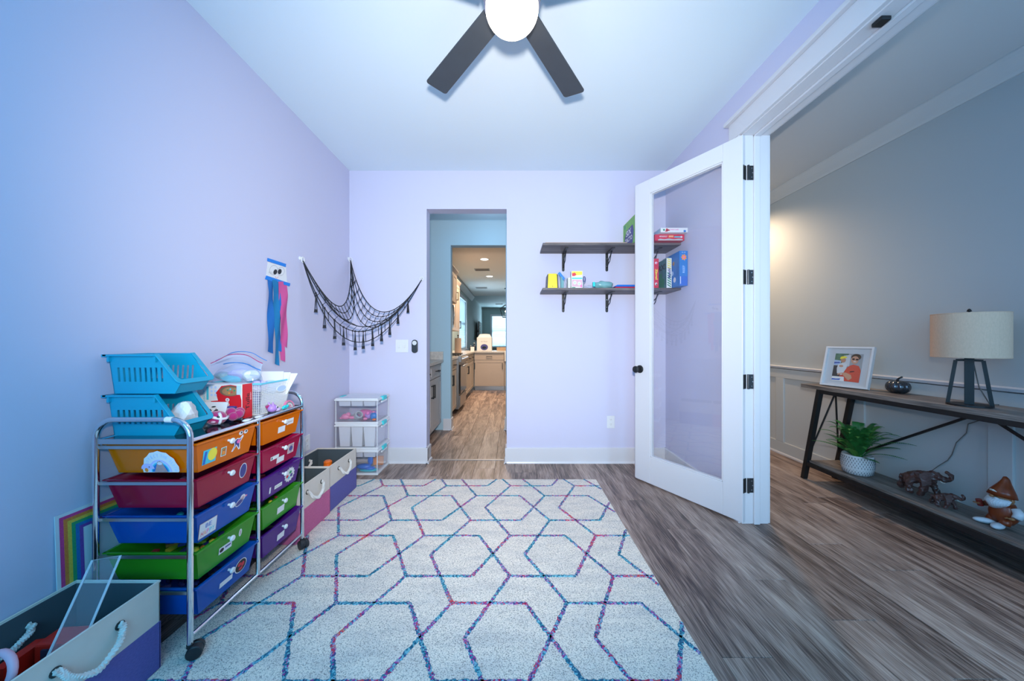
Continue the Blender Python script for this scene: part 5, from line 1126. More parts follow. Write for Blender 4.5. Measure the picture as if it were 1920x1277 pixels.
for y0, s_ in ((TY0, 1), (TY1, -1)):
    yl, yt = y0 + s_ * .045, y0 + s_ * .16
    MB().bar((TX0 + .02, yt, TT - .042), (TX1 - .022, yt, TT - .042), .026, .026).build('end_rail', 'black_frame', ct); MB().bar((TX0 + .02, yl, .135), (TX1 - .022, yl, .135), .026, .026).build('end_rail', 'black_frame', ct)
    xm = TX0 + .14
    MB().tube([(xm, yt, TT - .05), (TX0 + .022, yl, .19)], .006, 8).build('end_brace', 'black_frame', ct); MB().tube([(xm, yt, TT - .05), (TX1 - .026, yl, .19)], .006, 8).build('end_brace', 'black_frame', ct)
    MB().bar((TX1 - .022, y0 + s_ * .052, .17), (TX1 - .022, 1.955, TT - .052), .010, .014).build('back_brace', 'black_frame', ct)
# framed photograph
pf = thing('framed_photograph', 'white framed photo of two people at the far end of the console', 'picture', (0, 0, 0), world=False)
Wf, Hf = .305, .315
def fb(x0, x1, z0, z1, y0, y1, m, nm, bev=.001): return MB().box(x0, x1, y0, y1, z0, z1).build(nm, m, pf, bev=bev)
e = .014
fb(-Wf / 2, Wf / 2, 0, e, -.014, .012, 'white_plastic', 'frame_bar'); fb(-Wf / 2, Wf / 2, Hf - e, Hf, -.014, .012, 'white_plastic', 'frame_bar'); fb(-Wf / 2, -Wf / 2 + e, e, Hf - e, -.014, .012, 'white_plastic', 'frame_bar'); fb(Wf / 2 - e, Wf / 2, e, Hf - e, -.014, .012, 'white_plastic', 'frame_bar')
fb(-Wf / 2 + e, Wf / 2 - e, e, Hf - e, .004, .010, 'white_paper', 'mat_board', 0)
ph = fb(-.088, .088, .045, .262, .0028, .0042, 'photo_grey', 'photograph', 0)
O2 = V((0, .0028, .045))
def pd(poly, m, lift=.0004, nm='picture_area'): return decal([(x - .088, y) for x, y in poly], m, ph, O2, X3, Z3, nm, lift)
pd([(0, .13), (0, .217), (.085, .217), (.080, .13)], 'photo_green'); pd([(.055, .12), (.055, .20), (.10, .21), (.10, .12)], 'white_paper', .0008); pd([(0, .125), (.04, .13), (.045, .160), (0, .165)], 'pastel_blue', .001); pd([(0, .135), (.04, .140), (.035, .150), (0, .148)], 'photo_blue', .0012)
pd([(0, 0), (0, .12), (.035, .12), (.05, .05), (.05, 0)], 'photo_dark', .0008)
pd([(.045, .005), (.175, 0), (.176, .09), (.160, .125), (.125, .135), (.105, .125), (.080, .10), (.070, .055), (.050, .045)], 'orange_shirt', .0014)
pd([(.030, .060), (.062, .048), (.085, .10), (.088, .135), (.055, .145), (.030, .130), (.024, .10)], 'white_paper', .0018)
pd([(.060, .060), (.110, .010), (.130, .030), (.120, .055), (.085, .070), (.055, .065), (.035, .058), (.036, .045)], 'skin_tone', .0022)
pd(ell(.058, .165, .016, .020), 'skin_tone', .0020); pd(ell(.058, .184, .022, .012, 14, 0, pi) + [(.036, .172)], 'print_yellow', .0024); pd(ell(.050, .118, .014, .009), 'skin_tone', .0022)
pd(ell(.135, .192, .030, .025), 'hair_brown', .0018); pd(ell(.130, .170, .023, .030), 'skin_tone', .0022); pd(ell(.135, .200, .028, .012, 14, 0, pi), 'hair_brown', .0026)
pd(ell(.121, .176, .009, .006), 'sun_glass', .0028); pd(ell(.143, .174, .009, .006), 'sun_glass', .0028); pd(ell(.131, .157, .009, .003), 'white_paper', .0028)
pd([(.050, .045), (.062, .10), (.064, .10), (.070, .055)], 'skin_tone', .0016); pd([(.0, .0), (.085, 0), (.080, .035), (.002, .035)], 'white_paper', .003); pd([(.002, .006), (.055, .008), (.060, .020), (.03, .016), (.004, .018)], 'photo_blue', .0034); pd([(.110, .072), (.140, .080), (.135, .085), (.112, .080)], 'photo_dark', .0020)
fb(-Wf / 2 + e, Wf / 2 - e, e, Hf - e, .0005, .0011, 'glass_clear', 'glazing', 0)
MB().hexa([(-.02, .012, .03), (.02, .012, .03), (.02, .08, .026), (-.02, .08, .026)], [(-.02, .012, .20), (.02, .012, .20), (.02, .014, .20), (-.02, .014, .20)]).build('easel_back', 'white_paper', pf)
pa, pb_ = V((2.482, 2.745, 0)), V((2.560, 2.45, 0)); dv = (pb_ - pa).normalized(); mid = (pa + pb_) / 2
ang = atan2(dv.y, dv.x)
pf.rotation_euler = (radians(-14), 0, ang); pf.location = (mid.x, mid.y, TT + .0045)
# pumpkin
pu = thing('glass_pumpkin', 'small silvery grey glass pumpkin with a dark stem on the console', 'pumpkin', (2.645, 2.335, TT))
rx = .062; pcen = V((2.640, 2.335, TT + .043)); b = MB()
for k in range(9): a = 2 * pi * k / 9; b.ball(pcen + V((cos(a), sin(a), 0)) * .026, .036, .028, .042, 14, 10, Matrix.Rotation(a, 3, 'Z'))
b.build('body', 'pumpkin_silver', pu, smooth=True)
MB().tube([pcen + V((0, 0, .034)), pcen + V((0, .003, .048)), pcen + V((.002, -.006, .060)), pcen + V((.004, -.022, .070))], [.008, .006, .005, .006], 8).build('stem', 'pumpkin_stem', pu, smooth=True)
# lamp
lc = V((2.525, 1.885, TT)); la_ = thing('table_lamp', 'black open-frame table lamp with an oatmeal linen drum shade', 'lamp', lc)
MB().lathe([(0, 0), (.082, 0), (.082, .010), (0, .010)], lc, 24, cap=False).build('base_plate', 'black_metal', la_, bev=.001)
MB().bar(lc + Z3 * .006, lc + Z3 * .268, .034, .034, (.8, .6, 0)).build('column', 'black_metal', la_, bev=.001)
tp = .250
for k in range(2):
    a = -.93 + k * pi; MB().bar(lc + V((.074 * cos(a), .074 * sin(a), .006)), lc + V((.046 * cos(a), .046 * sin(a), tp)), .015, .015).build('frame_rod', 'black_metal', la_)
    MB().bar(lc + V((.046 * cos(a), .046 * sin(a), tp)), lc + V((.0, .0, tp + .002)), .014, .012).build('frame_arm', 'black_metal', la_)
MB().tube([lc + Z3 * .26, lc + Z3 * .52], .005, 8).build('stem', 'black_metal', la_); MB().lathe([(0, .520), (.010, .520), (.006, .532), (0, .536)], lc, 12, cap=False).build('finial', 'black_metal', la_, smooth=True)
sh = MB().lathe([(.136, .268), (.1375, .268), (.1375, .508), (.136, .508), (.136, .268)], lc, 56, cap=False).build('lamp_shade', 'shade_linen', la_, smooth='auto')
for z in (.268, .508): MB().tube([lc + V((.137 * cos(a), .137 * sin(a), z)) for a in [2 * pi * k / 48 for k in range(48)]], .0022, 6, closed=True).build('shade_rim', 'shade_linen', sh)
b = MB()
for k in range(3): a = 2.1 * k; b.tube([lc + Z3 * .50, lc + V((.136 * cos(a), .136 * sin(a), .50))], .0015, 5)
b.build('spider', 'black_metal', la_)
MB().ball(lc + Z3 * .36, .028, .028, .038, 14, 10).build('bulb', 'white_plastic', la_, smooth=True)
wpt = lambda px, py, X: LW(px, py, X)
cpts = [lc + V((.02, .0, .25)), V((2.60, 1.90, TT + .10)), V((2.66, 1.90, TT + .004)), V((2.708, 1.90, TT + .004)), V((2.7275, 1.905, TT - .05)), wpt(1815, 795, 2.729), wpt(1812, 812, 2.729), wpt(1793, 830, 2.729), wpt(1785, 852, 2.729), wpt(1777, 863, 2.729), wpt(1759, 874, 2.728), wpt(1744, 885, 2.71), V((2.68, 2.16, .172))]
MB().tube(cpts, .0026, 6).build('cord', 'cord_grey', la_, smooth=True)

# fern in a white pot on the lower shelf
fp = V((2.545, 2.515, .1685)); fn = thing('potted_fern', 'green fern in a white ribbed pot on the lower shelf of the console', 'plant', fp)
MB().lathe([(0, 0), (.066, 0), (.080, .010), (.090, .045), (.092, .085), (.086, .130), (.084, .142), (.078, .142), (.080, .125), (0, .122)], fp, 40, cap=False).build('pot', 'pot_white', fn, smooth='auto')
b = MB()
for r in range(8):
    for k in range(34):
        a = 2 * pi * (k + .5 * (r % 2)) / 34; z = .012 + .0155 * r; prof = .080 + .0115 * sin(min(1, z / .085) * pi / 2) if z < .085 else .0925 - (z - .085) * .12
        d = V((cos(a), sin(a), 0)); s_ = V((-sin(a), cos(a), 0)); b.obox(fp + d * (prof + .0002) + Z3 * (z + .004), s_ * .0018, (Z3 * .006), d * .0012)
b.build('glaze_dash', 'pot_groove', fn, kind='stuff')
MB().lathe([(0, .123), (.080, .123)], fp, 24, cap=False).build('soil', 'soil', fn)
rn = random.Random(11)
fronds = [(-2.2, .30, .15), (-2.9, .26, .18), (2.8, .27, .22), (3.6, .22, .10), (-1.2, .22, .26), (-.6, .26, .12), (.2, .20, .26), (1.1, .22, .24), (1.8, .26, .14), (2.3, .20, .28), (-1.7, .24, .24), (-1.5, .36, .10), (-2.0, .20, .29), (-2.6, .20, .27), (-1.0, .34, .19), (0.6, .15, .28), (-1.9, .28, .04), (2.0, .16, .29), (-.3, .13, .3), (3.3, .17, .26), (1.5, .33, .06), (-1.35, .29, .26), (2.55, .30, .10), (-2.35, .24, .22)]
for k in range(34): fronds.append((rn.uniform(-pi, pi), rn.uniform(.08, .21), rn.uniform(.14, .29)))
for i, (az, reach, hgt) in enumerate(fronds):
    d = V((cos(az), sin(az), 0)); s_ = V((-sin(az), cos(az), 0)); o = fp + Z3 * .12 + d * .02; b = MB(); n = 30; reach *= (.78 if i < 24 else .9); hgt *= .96
    fnp = lambda t: o + d * reach * t ** 1.15 + Z3 * (hgt * (2.1 * t - 1.25 * t * t))
    def lim(p): return V((min(p.x, 2.722), p.y, p.z))
    b.tube([lim(fnp(k / 10)) for k in range(11)], [.0020 - .0012 * k / 10 for k in range(11)], 4)
    for k in range(3, n):
        t = k / n; p = fnp(t); q = fnp(min(1, t + .02)); tg = (q - p).normalized(); L_ = .029 * sin(pi * min(1, t * .93 + .10)) ** .7 + .003
        for sg in (-1, 1):
            sd = (s_ * sg + tg * .35 + Z3 * -.12).normalized(); w_ = tg * .0030
            b.add([lim(p - w_), lim(p + sd * L_ * .55 - w_ * 1.05), lim(p + sd * L_), lim(p + sd * L_ * .55 + w_ * .9), lim(p + w_)], [(0, 1, 3, 4), (1, 2, 3)])
    b.build('frond', 'fern_light' if i % 7 == 3 else 'fern_green', fn, recalc=False)

# skin-modifier figures
def skin(name, chain, m, parent, sub=1, flat=False):
    """chain: list of (id, parent id, position, radius)"""
    me = bpy.data.meshes.new(name); ids = [c[0] for c in chain]; off = ORG.get(parent.name, V((0, 0, 0)))
    me.from_pydata([V(c[2]) - off for c in chain], [(ids.index(c[1]), i) for i, c in enumerate(chain) if c[1] is not None], [])
    o = bpy.data.objects.new(name, me); C.objects.link(o); o.parent = parent
    md = o.modifiers.new('skin', 'SKIN'); md.use_smooth_shade = not flat
    for i, c in enumerate(chain): r = c[3]; me.skin_vertices[0].data[i].radius = r if isinstance(r, tuple) else (r, r)
    me.skin_vertices[0].data[0].use_root = True
    if sub: s_ = o.modifiers.new('sub', 'SUBSURF'); s_.levels = sub; s_.render_levels = sub
    me.materials.append(M[m]); return o
def elephant(loc, yaw, sc, lab):
    t = thing('elephant_figurine', lab, 'figurine', (0, 0, 0), 'carved elephants', world=False)
    k = lambda x, y, z: (x * sc * .84, y * sc, z * sc * 1.12 - .006 * sc)
    ch = [('hip', None, k(-.050, 0, .100), (.032 * sc, .034 * sc)), ('mid', 'hip', k(-.012, 0, .110), (.034 * sc, .035 * sc)), ('sho', 'mid', k(.032, 0, .112), (.030 * sc, .032 * sc)), ('nck', 'sho', k(.054, 0, .124), .026 * sc), ('hed', 'nck', k(.076, 0, .134), (.024 * sc, .026 * sc)),
          ('t1', 'hed', k(.100, 0, .124), .017 * sc), ('t2', 't1', k(.120, 0, .122), .014 * sc), ('t3', 't2', k(.137, 0, .130), .0125 * sc), ('t4', 't3', k(.142, 0, .146), .011 * sc), ('t5', 't4', k(.130, 0, .160), .010 * sc), ('t6', 't5', k(.113, 0, .161), .008 * sc),
          ('tl', 'hip', k(-.088, 0, .100), .009 * sc), ('tl2', 'tl', k(-.098, 0, .070), .006 * sc), ('tl3', 'tl2', k(-.096, 0, .050), .008 * sc)]
    for s_ in (-1, 1):
        fx = .014 * s_
        ch += [('f%d' % s_, 'sho', k(.040 + fx, .020 * s_, .070), .018 * sc), ('g%d' % s_, 'f%d' % s_, k(.044 + fx * 2.0, .023 * s_, .038), .014 * sc), ('h%d' % s_, 'g%d' % s_, k(.042 + fx * 2.4, .023 * s_, .014), .0165 * sc),
               ('r%d' % s_, 'hip', k(-.060 - fx, .020 * s_, .070), .020 * sc), ('q%d' % s_, 'r%d' % s_, k(-.076 - fx * 2.0, .023 * s_, .038), .014 * sc), ('p%d' % s_, 'q%d' % s_, k(-.068 - fx * 2.4, .023 * s_, .014), .0165 * sc)]
    o = skin('body', ch, 'bronze', t, 2, True)
    dm = o.modifiers.new('carve', 'DISPLACE'); tx = bpy.data.textures.new('carve', 'VORONOI'); tx.noise_scale = .016 * sc + .004; dm.texture = tx; dm.strength = .014 * sc; dm.mid_level = .5; dm.texture_coords = 'LOCAL'
    for s_ in (-1, 1):
        MB().grid(lambda u, v: V(k(.060 - .048 * u * (1 - .3 * v), (.026 + .020 * u) * s_, .145 - .062 * v - .012 * u + .006 * sin(6 * v + 4 * u))), 6, 6).build('ear', 'bronze', t, solid=.003 * sc, smooth=False)
        MB().tube([k(.094, .012 * s_, .112), k(.108, .015 * s_, .106), k(.120, .016 * s_, .110)], [.0035 * sc, .003 * sc, .001 * sc], 6).build('tusk', 'ivory', t)
    t.location = loc; t.rotation_euler = (0, 0, yaw); return t
elephant((2.565, 2.145, .1685), radians(-68), 1.08, 'large carved brown elephant with raised trunk on the lower console shelf')
elephant((2.515, 1.985, .1685), radians(-62), .60, 'small carved brown elephant calf beside the large elephant')
# garden gnome
gn = thing('garden_gnome', 'rust and white garden gnome with long beard and outstretched hand on the lower shelf', 'gnome', (0, 0, 0), world=False)
MB().lathe([(0, .020), (.030, .022), (.042, .045), (.045, .075), (.040, .105), (.034, .125), (0, .130)], (0, 0, 0), 24, cap=False, sx=1, sy=1.05).build('overalls', 'gnome_rust', gn, smooth=True)
for s_ in (-1, 1):
    MB().ball((.052, .026 * s_, .014), .040, .020, .0145, 18, 10, Matrix.Rotation(.45 * s_, 3, 'Z')).build('shoe', 'gnome_white', gn, smooth=True)
    MB().tube([(.012, .022 * s_, .050), (.022, .026 * s_, .030), (.026, .028 * s_, .018)], [.020, .019, .017], 12).build('trouser_leg', 'gnome_rust', gn, smooth=True)
MB().tube([(-.004, .040, .112), (-.004, .056, .090), (.012, .060, .070)], [.017, .019, .016], 12).build('sleeve', 'gnome_white', gn, smooth=True)
MB().tube([(-.004, -.040, .112), (.010, -.052, .098), (.026, -.056, .092)], [.015, .014, .012], 12).build('sleeve', 'gnome_rust', gn, smooth=True)
for nm, base, dr_ in (('hand', V((.026, .055, .066)), V((.6, -.6, .0))), ('hand', V((.048, -.056, .094)), V((1, -.05, .15)))):
    b = MB(); d = dr_.normalized(); s_ = d.cross(Z3).normalized(); b.ball(base, .010, .010, .007, 12, 8)
    for k in range(4): q = base + s_ * (-.006 + .004 * k) + d * .006; b.tube([q, q + d * .008 + Z3 * .001, q + d * (.014 - .001 * abs(k - 1.5)) - Z3 * .002], [.0026, .0025, .002], 6)
    b.tube([base - s_ * .006, base - s_ * .011 + d * .006 + Z3 * .003, base - s_ * .010 + d * .012 + Z3 * .004], [.003, .0027, .002], 6); b.build(nm, 'gnome_skin', gn, smooth=True)
MB().lathe([(0, 0), (.011, 0), (.011, .034), (0, .034)], (.040, -.054, .082), 16, (.3, 0, 1), cap=False).build('drink_can', 'gnome_can', gn, smooth='auto')
MB().ball((.006, 0, .146), .036, .038, .034, 20, 12).build('head', 'gnome_skin', gn, smooth=True)
b = MB(); rn = random.Random(4)
for k in range(15):
    a = -1.35 + 2.7 * k / 14; r = .034; b.tube([(.006 + r * cos(a), r * sin(a) * 1.08, .150), (.014 + (r + .010) * cos(a), r * sin(a) * 1.0, .132), (.020 + (r * .85) * cos(a), r * sin(a) * .62, .112 - .012 * cos(a))], [.0075, .0095, .004], 8)
b.build('beard', 'gnome_white', gn, smooth=True)
for s_ in (-1, 1): MB().tube([(.044, 0, .152), (.044, .014 * s_, .150), (.034, .028 * s_, .144)], [.006, .0075, .003], 8).build('moustache', 'gnome_white', gn, smooth=True); MB().ball((.038, .012 * s_, .166), .0045, nu=8, nv=6).build('eye', 'black_gloss', gn, smooth=True); MB().ball((.004, .038 * s_, .150), .007, .004, .010, 10, 6).build('ear', 'gnome_skin', gn, smooth=True)
MB().ball((.050, 0, .160), .008, .008, .007, 12, 8).build('nose', 'gnome_skin', gn, smooth=True)
MB().tube([(.006, 0, .160), (.002, 0, .185), (-.004, 0, .210), (-.008, .0, .232), (-.010, 0, .250), (-.006, 0, .262)], [.047, .040, .028, .018, .012, .006], 20).build('hat', 'gnome_rust', gn, smooth=True)
b = MB(); b.tube([(.043, -.016, .186), (.047, -.006, .190), (.048, .004, .190), (.045, .016, .186)], [.001, .005, .005, .001], 8); b.build('hat_emblem', 'ivory', gn)
gn.location = (2.585, 1.795, .1687); gn.rotation_euler = (0, 0, radians(172)); gn.scale = (1.06, 1.06, 1.0)

# ============================================================ PANTRY AND KITCHEN
def shaker(par, c, u, n, wd, ht, m, drawer=False, hv=True, hside=1):
    """door or drawer front, centred at c on the face, u across, n outwards"""
    c = V(c); u = V(u); n = V(n); nm = 'drawer' if drawer else 'door'; f = .028 if drawer else .055
    d = MB().obox(c + n * .006, u * wd / 2, Z3 * ht / 2, n * .006).build(nm, m, par)
    b = MB()
    for s_ in (-1, 1): b.obox(c + n * .015 + u * s_ * (wd / 2 - f / 2), u * f / 2, Z3 * ht / 2, n * .003); b.obox(c + n * .015 + Z3 * s_ * (ht / 2 - f / 2), u * (wd / 2 - f), Z3 * f / 2, n * .003)
    b.build('front_frame', m, d)
    if drawer: a0, a1 = c - u * .065, c + u * .065
    else: q = c + u * hside * (wd / 2 - .035) + Z3 * (.5 * ht - .13 if hv else -.5 * ht + .13); a0, a1 = q - Z3 * .075, q + Z3 * .075
    b = MB(); b.bar(a0 + n * .045, a1 + n * .045, .012, .012, n); 
    for q in (a0.lerp(a1, .06), a0.lerp(a1, .94)): b.bar(q + n * .016, q + n * .045, .012, .012)
    b.build('handle', 'black_metal', d)
def base_cab(name, lab, x0, x1, y0, y1, face, units, m, zt=.865):
    """face 'x' (front at x1, looking +x) or 'y' (front at y0, looking -y)"""
    t = thing(name, lab, 'cabinet', (x0, y0, 0))
    if face == 'x': MB().box(x0, x1 - .02, y0, y1, .10, zt).build('body', m, t); MB().box(x0, x1 - .09, y0, y1, .0, .10).build('toe_kick', 'steel', t)
    else: MB().box(x0, x1, y0 + .02, y1, .10, zt).build('body', m, t); MB().box(x0, x1, y0 + .09, y1, .0, .10).build('toe_kick', 'steel', t)
    L_ = (y1 - y0) if face == 'x' else (x1 - x0); wd = L_ / units; u, n = (Y3, X3) if face == 'x' else (X3, -Y3)
    for k in range(units):
        s_ = wd * (k + .5); c = V((x1 - .02, y0 + s_, 0)) if face == 'x' else V((x0 + s_, y0 + .02, 0))
        hs = (1 if k % 2 == 0 else -1) if units > 1 else 1
        c.z = zt - .085; shaker(t, c, u, n, wd - .006, .15, m, True); c.z = (.10 + zt - .17) / 2 + .003; shaker(t, c, u, n, wd - .006, zt - .17 - .10 - .006, m, False, True, hs)
    return t
base_cab('base_cabinet', 'grey pantry base cabinet with black pulls just through the doorway', -1.495, -.905, 3.36, 4.375, 'x', 2, 'cabinet_grey')
t = thing('countertop', 'pale stone countertop with backsplash on the pantry cabinet', 'countertop', (-1.2, 3.9, .865)); MB().box(-1.498, -.878, 3.34, 4.378, .866, .902).build('slab', 'counter_stone', t, bev=.003); MB().box(-1.498, -.880, 4.358, 4.3785, .902, 1.005).build('backsplash', 'counter_stone', t, bev=.002)
KF = -.86
base_cab('base_cabinet', 'taupe kitchen base cabinet on the near side of the range', -1.44, KF - .01, 4.52, 5.36, 'x', 2, 'cabinet_taupe')
base_cab('base_cabinet', 'taupe kitchen base cabinet between the range and the corner', -1.44, KF - .01, 6.14, 7.79, 'x', 3, 'cabinet_taupe')
base_cab('base_cabinet', 'taupe kitchen base cabinet facing the doorway under the white box', -.86, -.18, 7.80, 8.40, 'y', 1, 'cabinet_taupe')
base_cab('base_cabinet', 'taupe kitchen sink cabinet at the end of the run', -.175, .75, 7.80, 8.40, 'y', 2, 'cabinet_taupe', .66)
t = thing('countertop', 'L-shaped stone countertop running round the kitchen corner', 'countertop', (-1.1, 7.0, .866)); MB().box(-1.445, KF + .015, 4.52, 5.37, .866, .902).build('slab', 'counter_stone', t, bev=.003); MB().box(-1.445, KF + .015, 6.13, 8.42, .866, .902).build('slab', 'counter_stone', t, bev=.003); MB().box(KF + .015, -.18, 7.775, 8.42, .866, .902).build('slab', 'counter_stone', t, bev=.003); MB().box(-.18, .75, 8.22, 8.42, .866, .902).build('slab', 'counter_stone', t, bev=.003)
t = thing('farm_sink', 'white apron-front farmhouse sink in the far counter', 'sink', (.28, 8, .67)); MB().tray(-.172, .745, 7.755, 8.215, .668, .895, 0, 0, 0, 0, .02).build('basin', 'sink_white', t, bev=.008)
t = thing('faucet', 'dark gooseneck faucet behind the white sink', 'faucet', (-.02, 8.3, .902)); MB().tube([(-.03, 8.30, .902), (-.03, 8.30, 1.12), (-.03, 8.27, 1.19), (-.03, 8.20, 1.21), (-.03, 8.13, 1.19), (-.03, 8.12, 1.12)], .014, 10).build('spout', 'black_metal', t, smooth=True); MB().bar((-.03, 8.30, .93), (-.09, 8.30, .95), .014, .014).build('lever', 'black_metal', t)
# range
rg = thing('gas_range', 'black and steel gas range set into the left kitchen cabinets', 'range', (-1.1, 5.75, 0))
MB().box(-1.44, -.84, 5.385, 6.12, .06, .895).build('body', 'steel', rg, bev=.004); MB().box(-.842, -.815, 5.41, 6.095, .30, .76).build('oven_door', 'black_gloss', rg, bev=.004); MB().box(-.842, -.820, 5.41, 6.095, .08, .27).build('lower_drawer', 'steel', rg, bev=.004)
MB().tube([(-.785, 5.44, .735), (-.785, 6.06, .735)], .011, 10).build('door_handle', 'chrome_dull', rg, smooth=True); MB().box(-.86, -.800, 5.39, 6.115, .80, .905).build('control_panel', 'steel', rg, bev=.006)
for k in range(5): MB().lathe([(0, 0), (.021, 0), (.018, .030), (0, .030)], (-.800, 5.48 + .137 * k, .855), 14, (1, 0, .25), cap=False).build('knob', 'chrome_dull', rg, smooth='auto')
for k in range(3):
    b = MB(); y = 5.40 + .24 * k
    for q in (0, .11, .22): b.bar((-1.40, y + q, .918), (-.88, y + q, .918), .012, .014)
    for q in (-1.39, -1.14, -.89): b.bar((q, y, .918), (q, y + .22, .918), .012, .014)
    b.box(-1.40, -1.38, y, y + .02, .895, .92); b.box(-.90, -.88, y, y + .02, .895, .92); b.build('grate', 'black_frame', rg)
# uppers
def upper(lab, x1, y0, y1, z0, z1, units):
    t = thing('wall_cabinet', lab, 'cabinet', (-1.45, y0, z0)); MB().box(-1.447, x1 - .02, y0, y1, z0, z1).build('body', 'cabinet_taupe', t); wd = (y1 - y0) / units
    for k in range(units): shaker(t, (x1 - .02, y0 + wd * (k + .5), (z0 + z1) / 2), Y3, X3, wd - .006, z1 - z0 - .01, 'cabinet_taupe', False, False, 1 if (units == 1 or k % 2) else -1)
    MB().prism([(0, 0), (.02, 0), (.06, .06), (.06, .075), (0, .075)], (x1 - .03, y0, z1), X3, Z3, (0, y1 - y0, 0)).build('crown', 'cabinet_taupe', t)
upper('tall taupe wall cabinet above the microwave', -.985, 5.38, 6.12, 1.80, 2.30, 2); upper('taupe wall cabinet beyond the microwave', -1.085, 6.13, 7.10, 1.335, 2.26, 2)
upper('taupe wall cabinet before the microwave nearest the pantry', -1.085, 4.55, 5.37, 1.335, 2.26, 2)
mw = thing('microwave', 'steel over-range microwave with dark oval window', 'microwave', (-1.2, 5.75, 1.36)); MB().box(-1.445, -1.06, 5.385, 6.115, 1.362, 1.795).build('body', 'steel', mw, bev=.004); MB().box(-1.061, -1.035, 5.385, 5.93, 1.38, 1.78).build('door', 'black_gloss', mw, bev=.005); MB().tube([(-1.01, 5.90, 1.42), (-1.00, 5.90, 1.60), (-1.01, 5.90, 1.76)], .010, 8).build('handle', 'chrome_dull', mw, smooth=True); MB().box(-1.061, -1.045, 5.94, 6.11, 1.38, 1.78).build('keypad', 'steel', mw)
pt = thing('paper_towel_roll', 'paper towel roll standing on the counter beyond the range', 'paper towel', (-1.0, 6.4, .902)); MB().lathe([(0, .01), (.062, .01), (.062, .29), (0, .29)], (-1.02, 6.45, .902), 20, cap=False).build('roll', 'paper_towel', pt, smooth='auto'); MB().lathe([(0, 0), (.07, 0), (.07, .01), (0, .01)], (-1.02, 6.45, .902), 20, cap=False).build('holder_base', 'black_metal', pt); MB().tube([(-1.02, 6.45, .91), (-1.02, 6.45, 1.24)], .008, 8).build('holder_post', 'black_metal', pt)
MB().lathe([(0, 1.235), (.014, 1.235), (.014, 1.255), (0, 1.255)], (-1.02, 6.45, 0), 10, cap=False).build('finial', 'black_metal', pt)
# appliance box on the far counter
ab = thing('appliance_box', 'white printed carton with carry handle on the far kitchen counter', 'box', (-.63, 8.1, .902)); MB().box(-.825, -.480, 8.02, 8.30, .9025, 1.22).build('carton', 'white_paper', ab, bev=.003)
MB().prism([(-.165, 0), (.165, 0), (.12, .075), (.05, .085), (-.05, .085), (-.12, .075)], (-.652, 8.155, 1.22), X3, Z3, (0, .012, 0)).build('carry_flap', 'white_paper', ab)
decal(ell(0, 0, .088, .072, 20), 'box_navy', ab, (-.652, 8.02, .99), X3, Z3); decal(ell(0, 0, .050, .030, 20), 'black_gloss', ab, (-.652, 8.02, .98), X3, Z3, lift=.002); text('air fryer', 'grey_ink', ab, (-.652, 8.02, 1.12), X3, Z3, .16, .035, lift=.002)
for x, h, m, lab in ((-.98, .10, 'black_metal', 'small black device on the far counter beside the white carton'), (-.90, .16, 'dark_plastic', 'dark bottle on the far counter next to the white carton')):
    t = thing('counter_bottle', lab, 'bottle', (x, 8.15, .902)); MB().lathe([(0, 0), (.035, 0), (.035, h * .7), (.014, h * .85), (.014, h * 1.1), (0, h * 1.1)], (x, 8.15, .9025), 14, cap=False).build('body', m, t, smooth='auto'); MB().lathe([(0, 0), (.016, 0), (.016, .015), (0, .015)], (x, 8.15, .9025 + h * 1.1), 10, cap=False).build('cap', 'white_plastic', t)
t = thing('photo_card', 'small white card standing on the far counter', 'card', (-.94, 8.1, .902)); MB().obox((-.935, 8.06, .95), (.045, 0, 0), (0, .004, 0), (0, .01, .047)).build('sheet', 'white_paper', t)
t = thing('wood_riser', 'low tan wooden box behind the white sink', 'box', (-.22, 8.32, .902)); MB().box(-.37, -.06, 8.28, 8.40, .9025, .975).build('block', 'cardboard', t, bev=.002); MB().box(-.375, -.055, 8.275, 8.405, .975, .983).build('lid', 'cardboard', t, bev=.001)
# television on an arm
tv = thing('television', 'black wall television turned out on an arm in the far room', 'television', (-1.3, 14, 1.5))
c = V((-1.33, 14.1, 1.53)); uu = V((.03, -1, 0)).normalized(); nn = V((1, .03, 0)).normalized()
MB().obox(c, uu * .62, Z3 * .38, nn * .025).build('casing', 'tv_black', tv, bev=.01); MB().obox(c + nn * .026, uu * .60, Z3 * .36, nn * .001).build('screen', 'black_gloss', tv); MB().bar(c - nn * .02, V((KX + .001, 14.1, 1.53)), .06, .06).build('arm', 'black_metal', tv)
MB().tube([c + V((-.03, .3, -.38)), c + V((-.10, .3, -.55)), V((KX + .01, 14.2, .75))], .008, 6).build('cable', 'black_frame', tv)
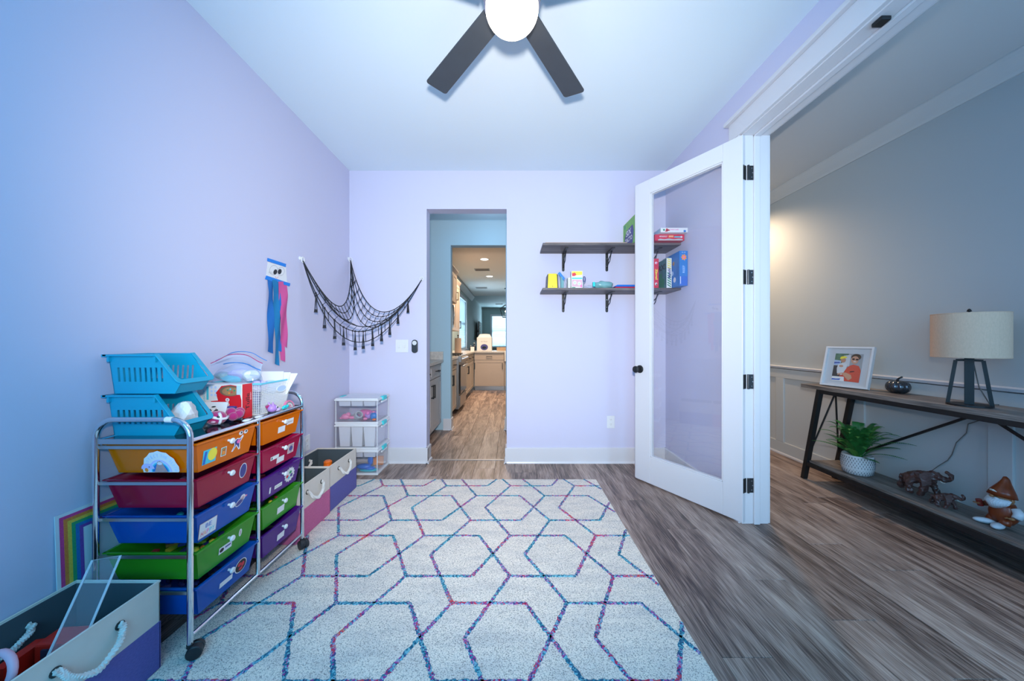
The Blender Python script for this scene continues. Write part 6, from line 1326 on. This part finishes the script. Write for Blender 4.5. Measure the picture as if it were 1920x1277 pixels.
# ceiling lights, vents, pendant
for k, (x, y) in enumerate(((-.54, 6.69), (-.555, 8.46), (.9, 6.0))):
    t = thing('recessed_light', ('nearer', 'farther', 'side')[k] + ' recessed ceiling light in the kitchen', 'ceiling light', (x, y, ZC)); MB().lathe([(.075, 0), (.095, 0), (.092, -.008), (.075, -.004)], (x, y, ZC), 24, cap=False).build('trim_ring', 'white_plastic', t); MB().lathe([(0, -.003), (.075, -.003)], (x, y, ZC), 24, cap=False).build('diffuser', 'light_glow', t)
for k, (x, y) in enumerate(((-.67, 7.67), (-.92, 10.3), (-.56, 14.9))):
    t = thing('ceiling_vent', ('nearest', 'middle', 'farthest')[k] + ' rectangular ceiling vent beyond the doorway', 'vent', (x, y, ZC)); b = MB(); b.box(x - .17, x + .17, y - .12, y - .10, ZC - .008, ZC); b.box(x - .17, x + .17, y + .10, y + .12, ZC - .008, ZC); b.box(x - .17, x - .15, y - .1, y + .1, ZC - .008, ZC); b.box(x + .15, x + .17, y - .1, y + .1, ZC - .008, ZC); b.build('frame', 'vent_metal', t)
    for q in range(7): MB().obox((x, y - .085 + .028 * q, ZC - .006), (.15, 0, 0), (0, .009, .005), (0, -.0006, .001)).build('louvre', 'vent_metal', t)
pl = thing('lantern_pendant', 'black open-cage lantern pendant hanging beyond the kitchen', 'pendant lamp', (-.17, 10.4, ZC))
P0 = V((-.17, 10.4, 0)); MB().lathe([(0, 0), (.06, 0), (.06, -.025), (0, -.025)], P0 + Z3 * ZC, 16, cap=False).build('canopy', 'black_frame', pl); MB().tube([P0 + Z3 * (ZC - .02), P0 + Z3 * 2.20], .009, 8).build('rod', 'black_frame', pl)
b = MB(); tz, mz, bz_ = 2.22, 2.10, 1.86
sq = lambda r, z: [P0 + V((sx * r, sy * r, z)) for sx, sy in ((-1, -1), (1, -1), (1, 1), (-1, 1))]
a_, c_, d_ = sq(.05, tz), sq(.19, mz), sq(.12, bz_)
for L3 in (a_, c_, d_):
    for i in range(4): b.tube([L3[i], L3[(i + 1) % 4]], .009, 6)
for i in range(4): b.tube([a_[i], c_[i], d_[i]], .009, 6)
b.build('cage', 'black_frame', pl)
for k in range(3): a = k * 2.1; q = P0 + V((.05 * cos(a), .05 * sin(a), 1.93)); MB().tube([q, q + Z3 * .08], .011, 8).build('candle', 'white_plastic', pl); MB().ball(q + Z3 * .10, .016, .016, .026, 10, 8).build('bulb', 'light_glow', pl, smooth=True)
MB().tube([P0 + Z3 * 1.93, P0 + Z3 * 2.2], .008, 6).build('hub', 'black_frame', pl)
# hall ceiling can
t = thing('recessed_light', 'warm recessed ceiling light in the hall behind the door jamb', 'ceiling light', (2.25, 3.85, HZ)); MB().lathe([(.075, 0), (.095, 0), (.092, -.008), (.075, -.004)], (2.25, 3.85, HZ), 24, cap=False).build('trim_ring', 'white_plastic', t); MB().lathe([(0, -.003), (.075, -.003)], (2.25, 3.85, HZ), 24, cap=False).build('diffuser', 'light_glow', t)
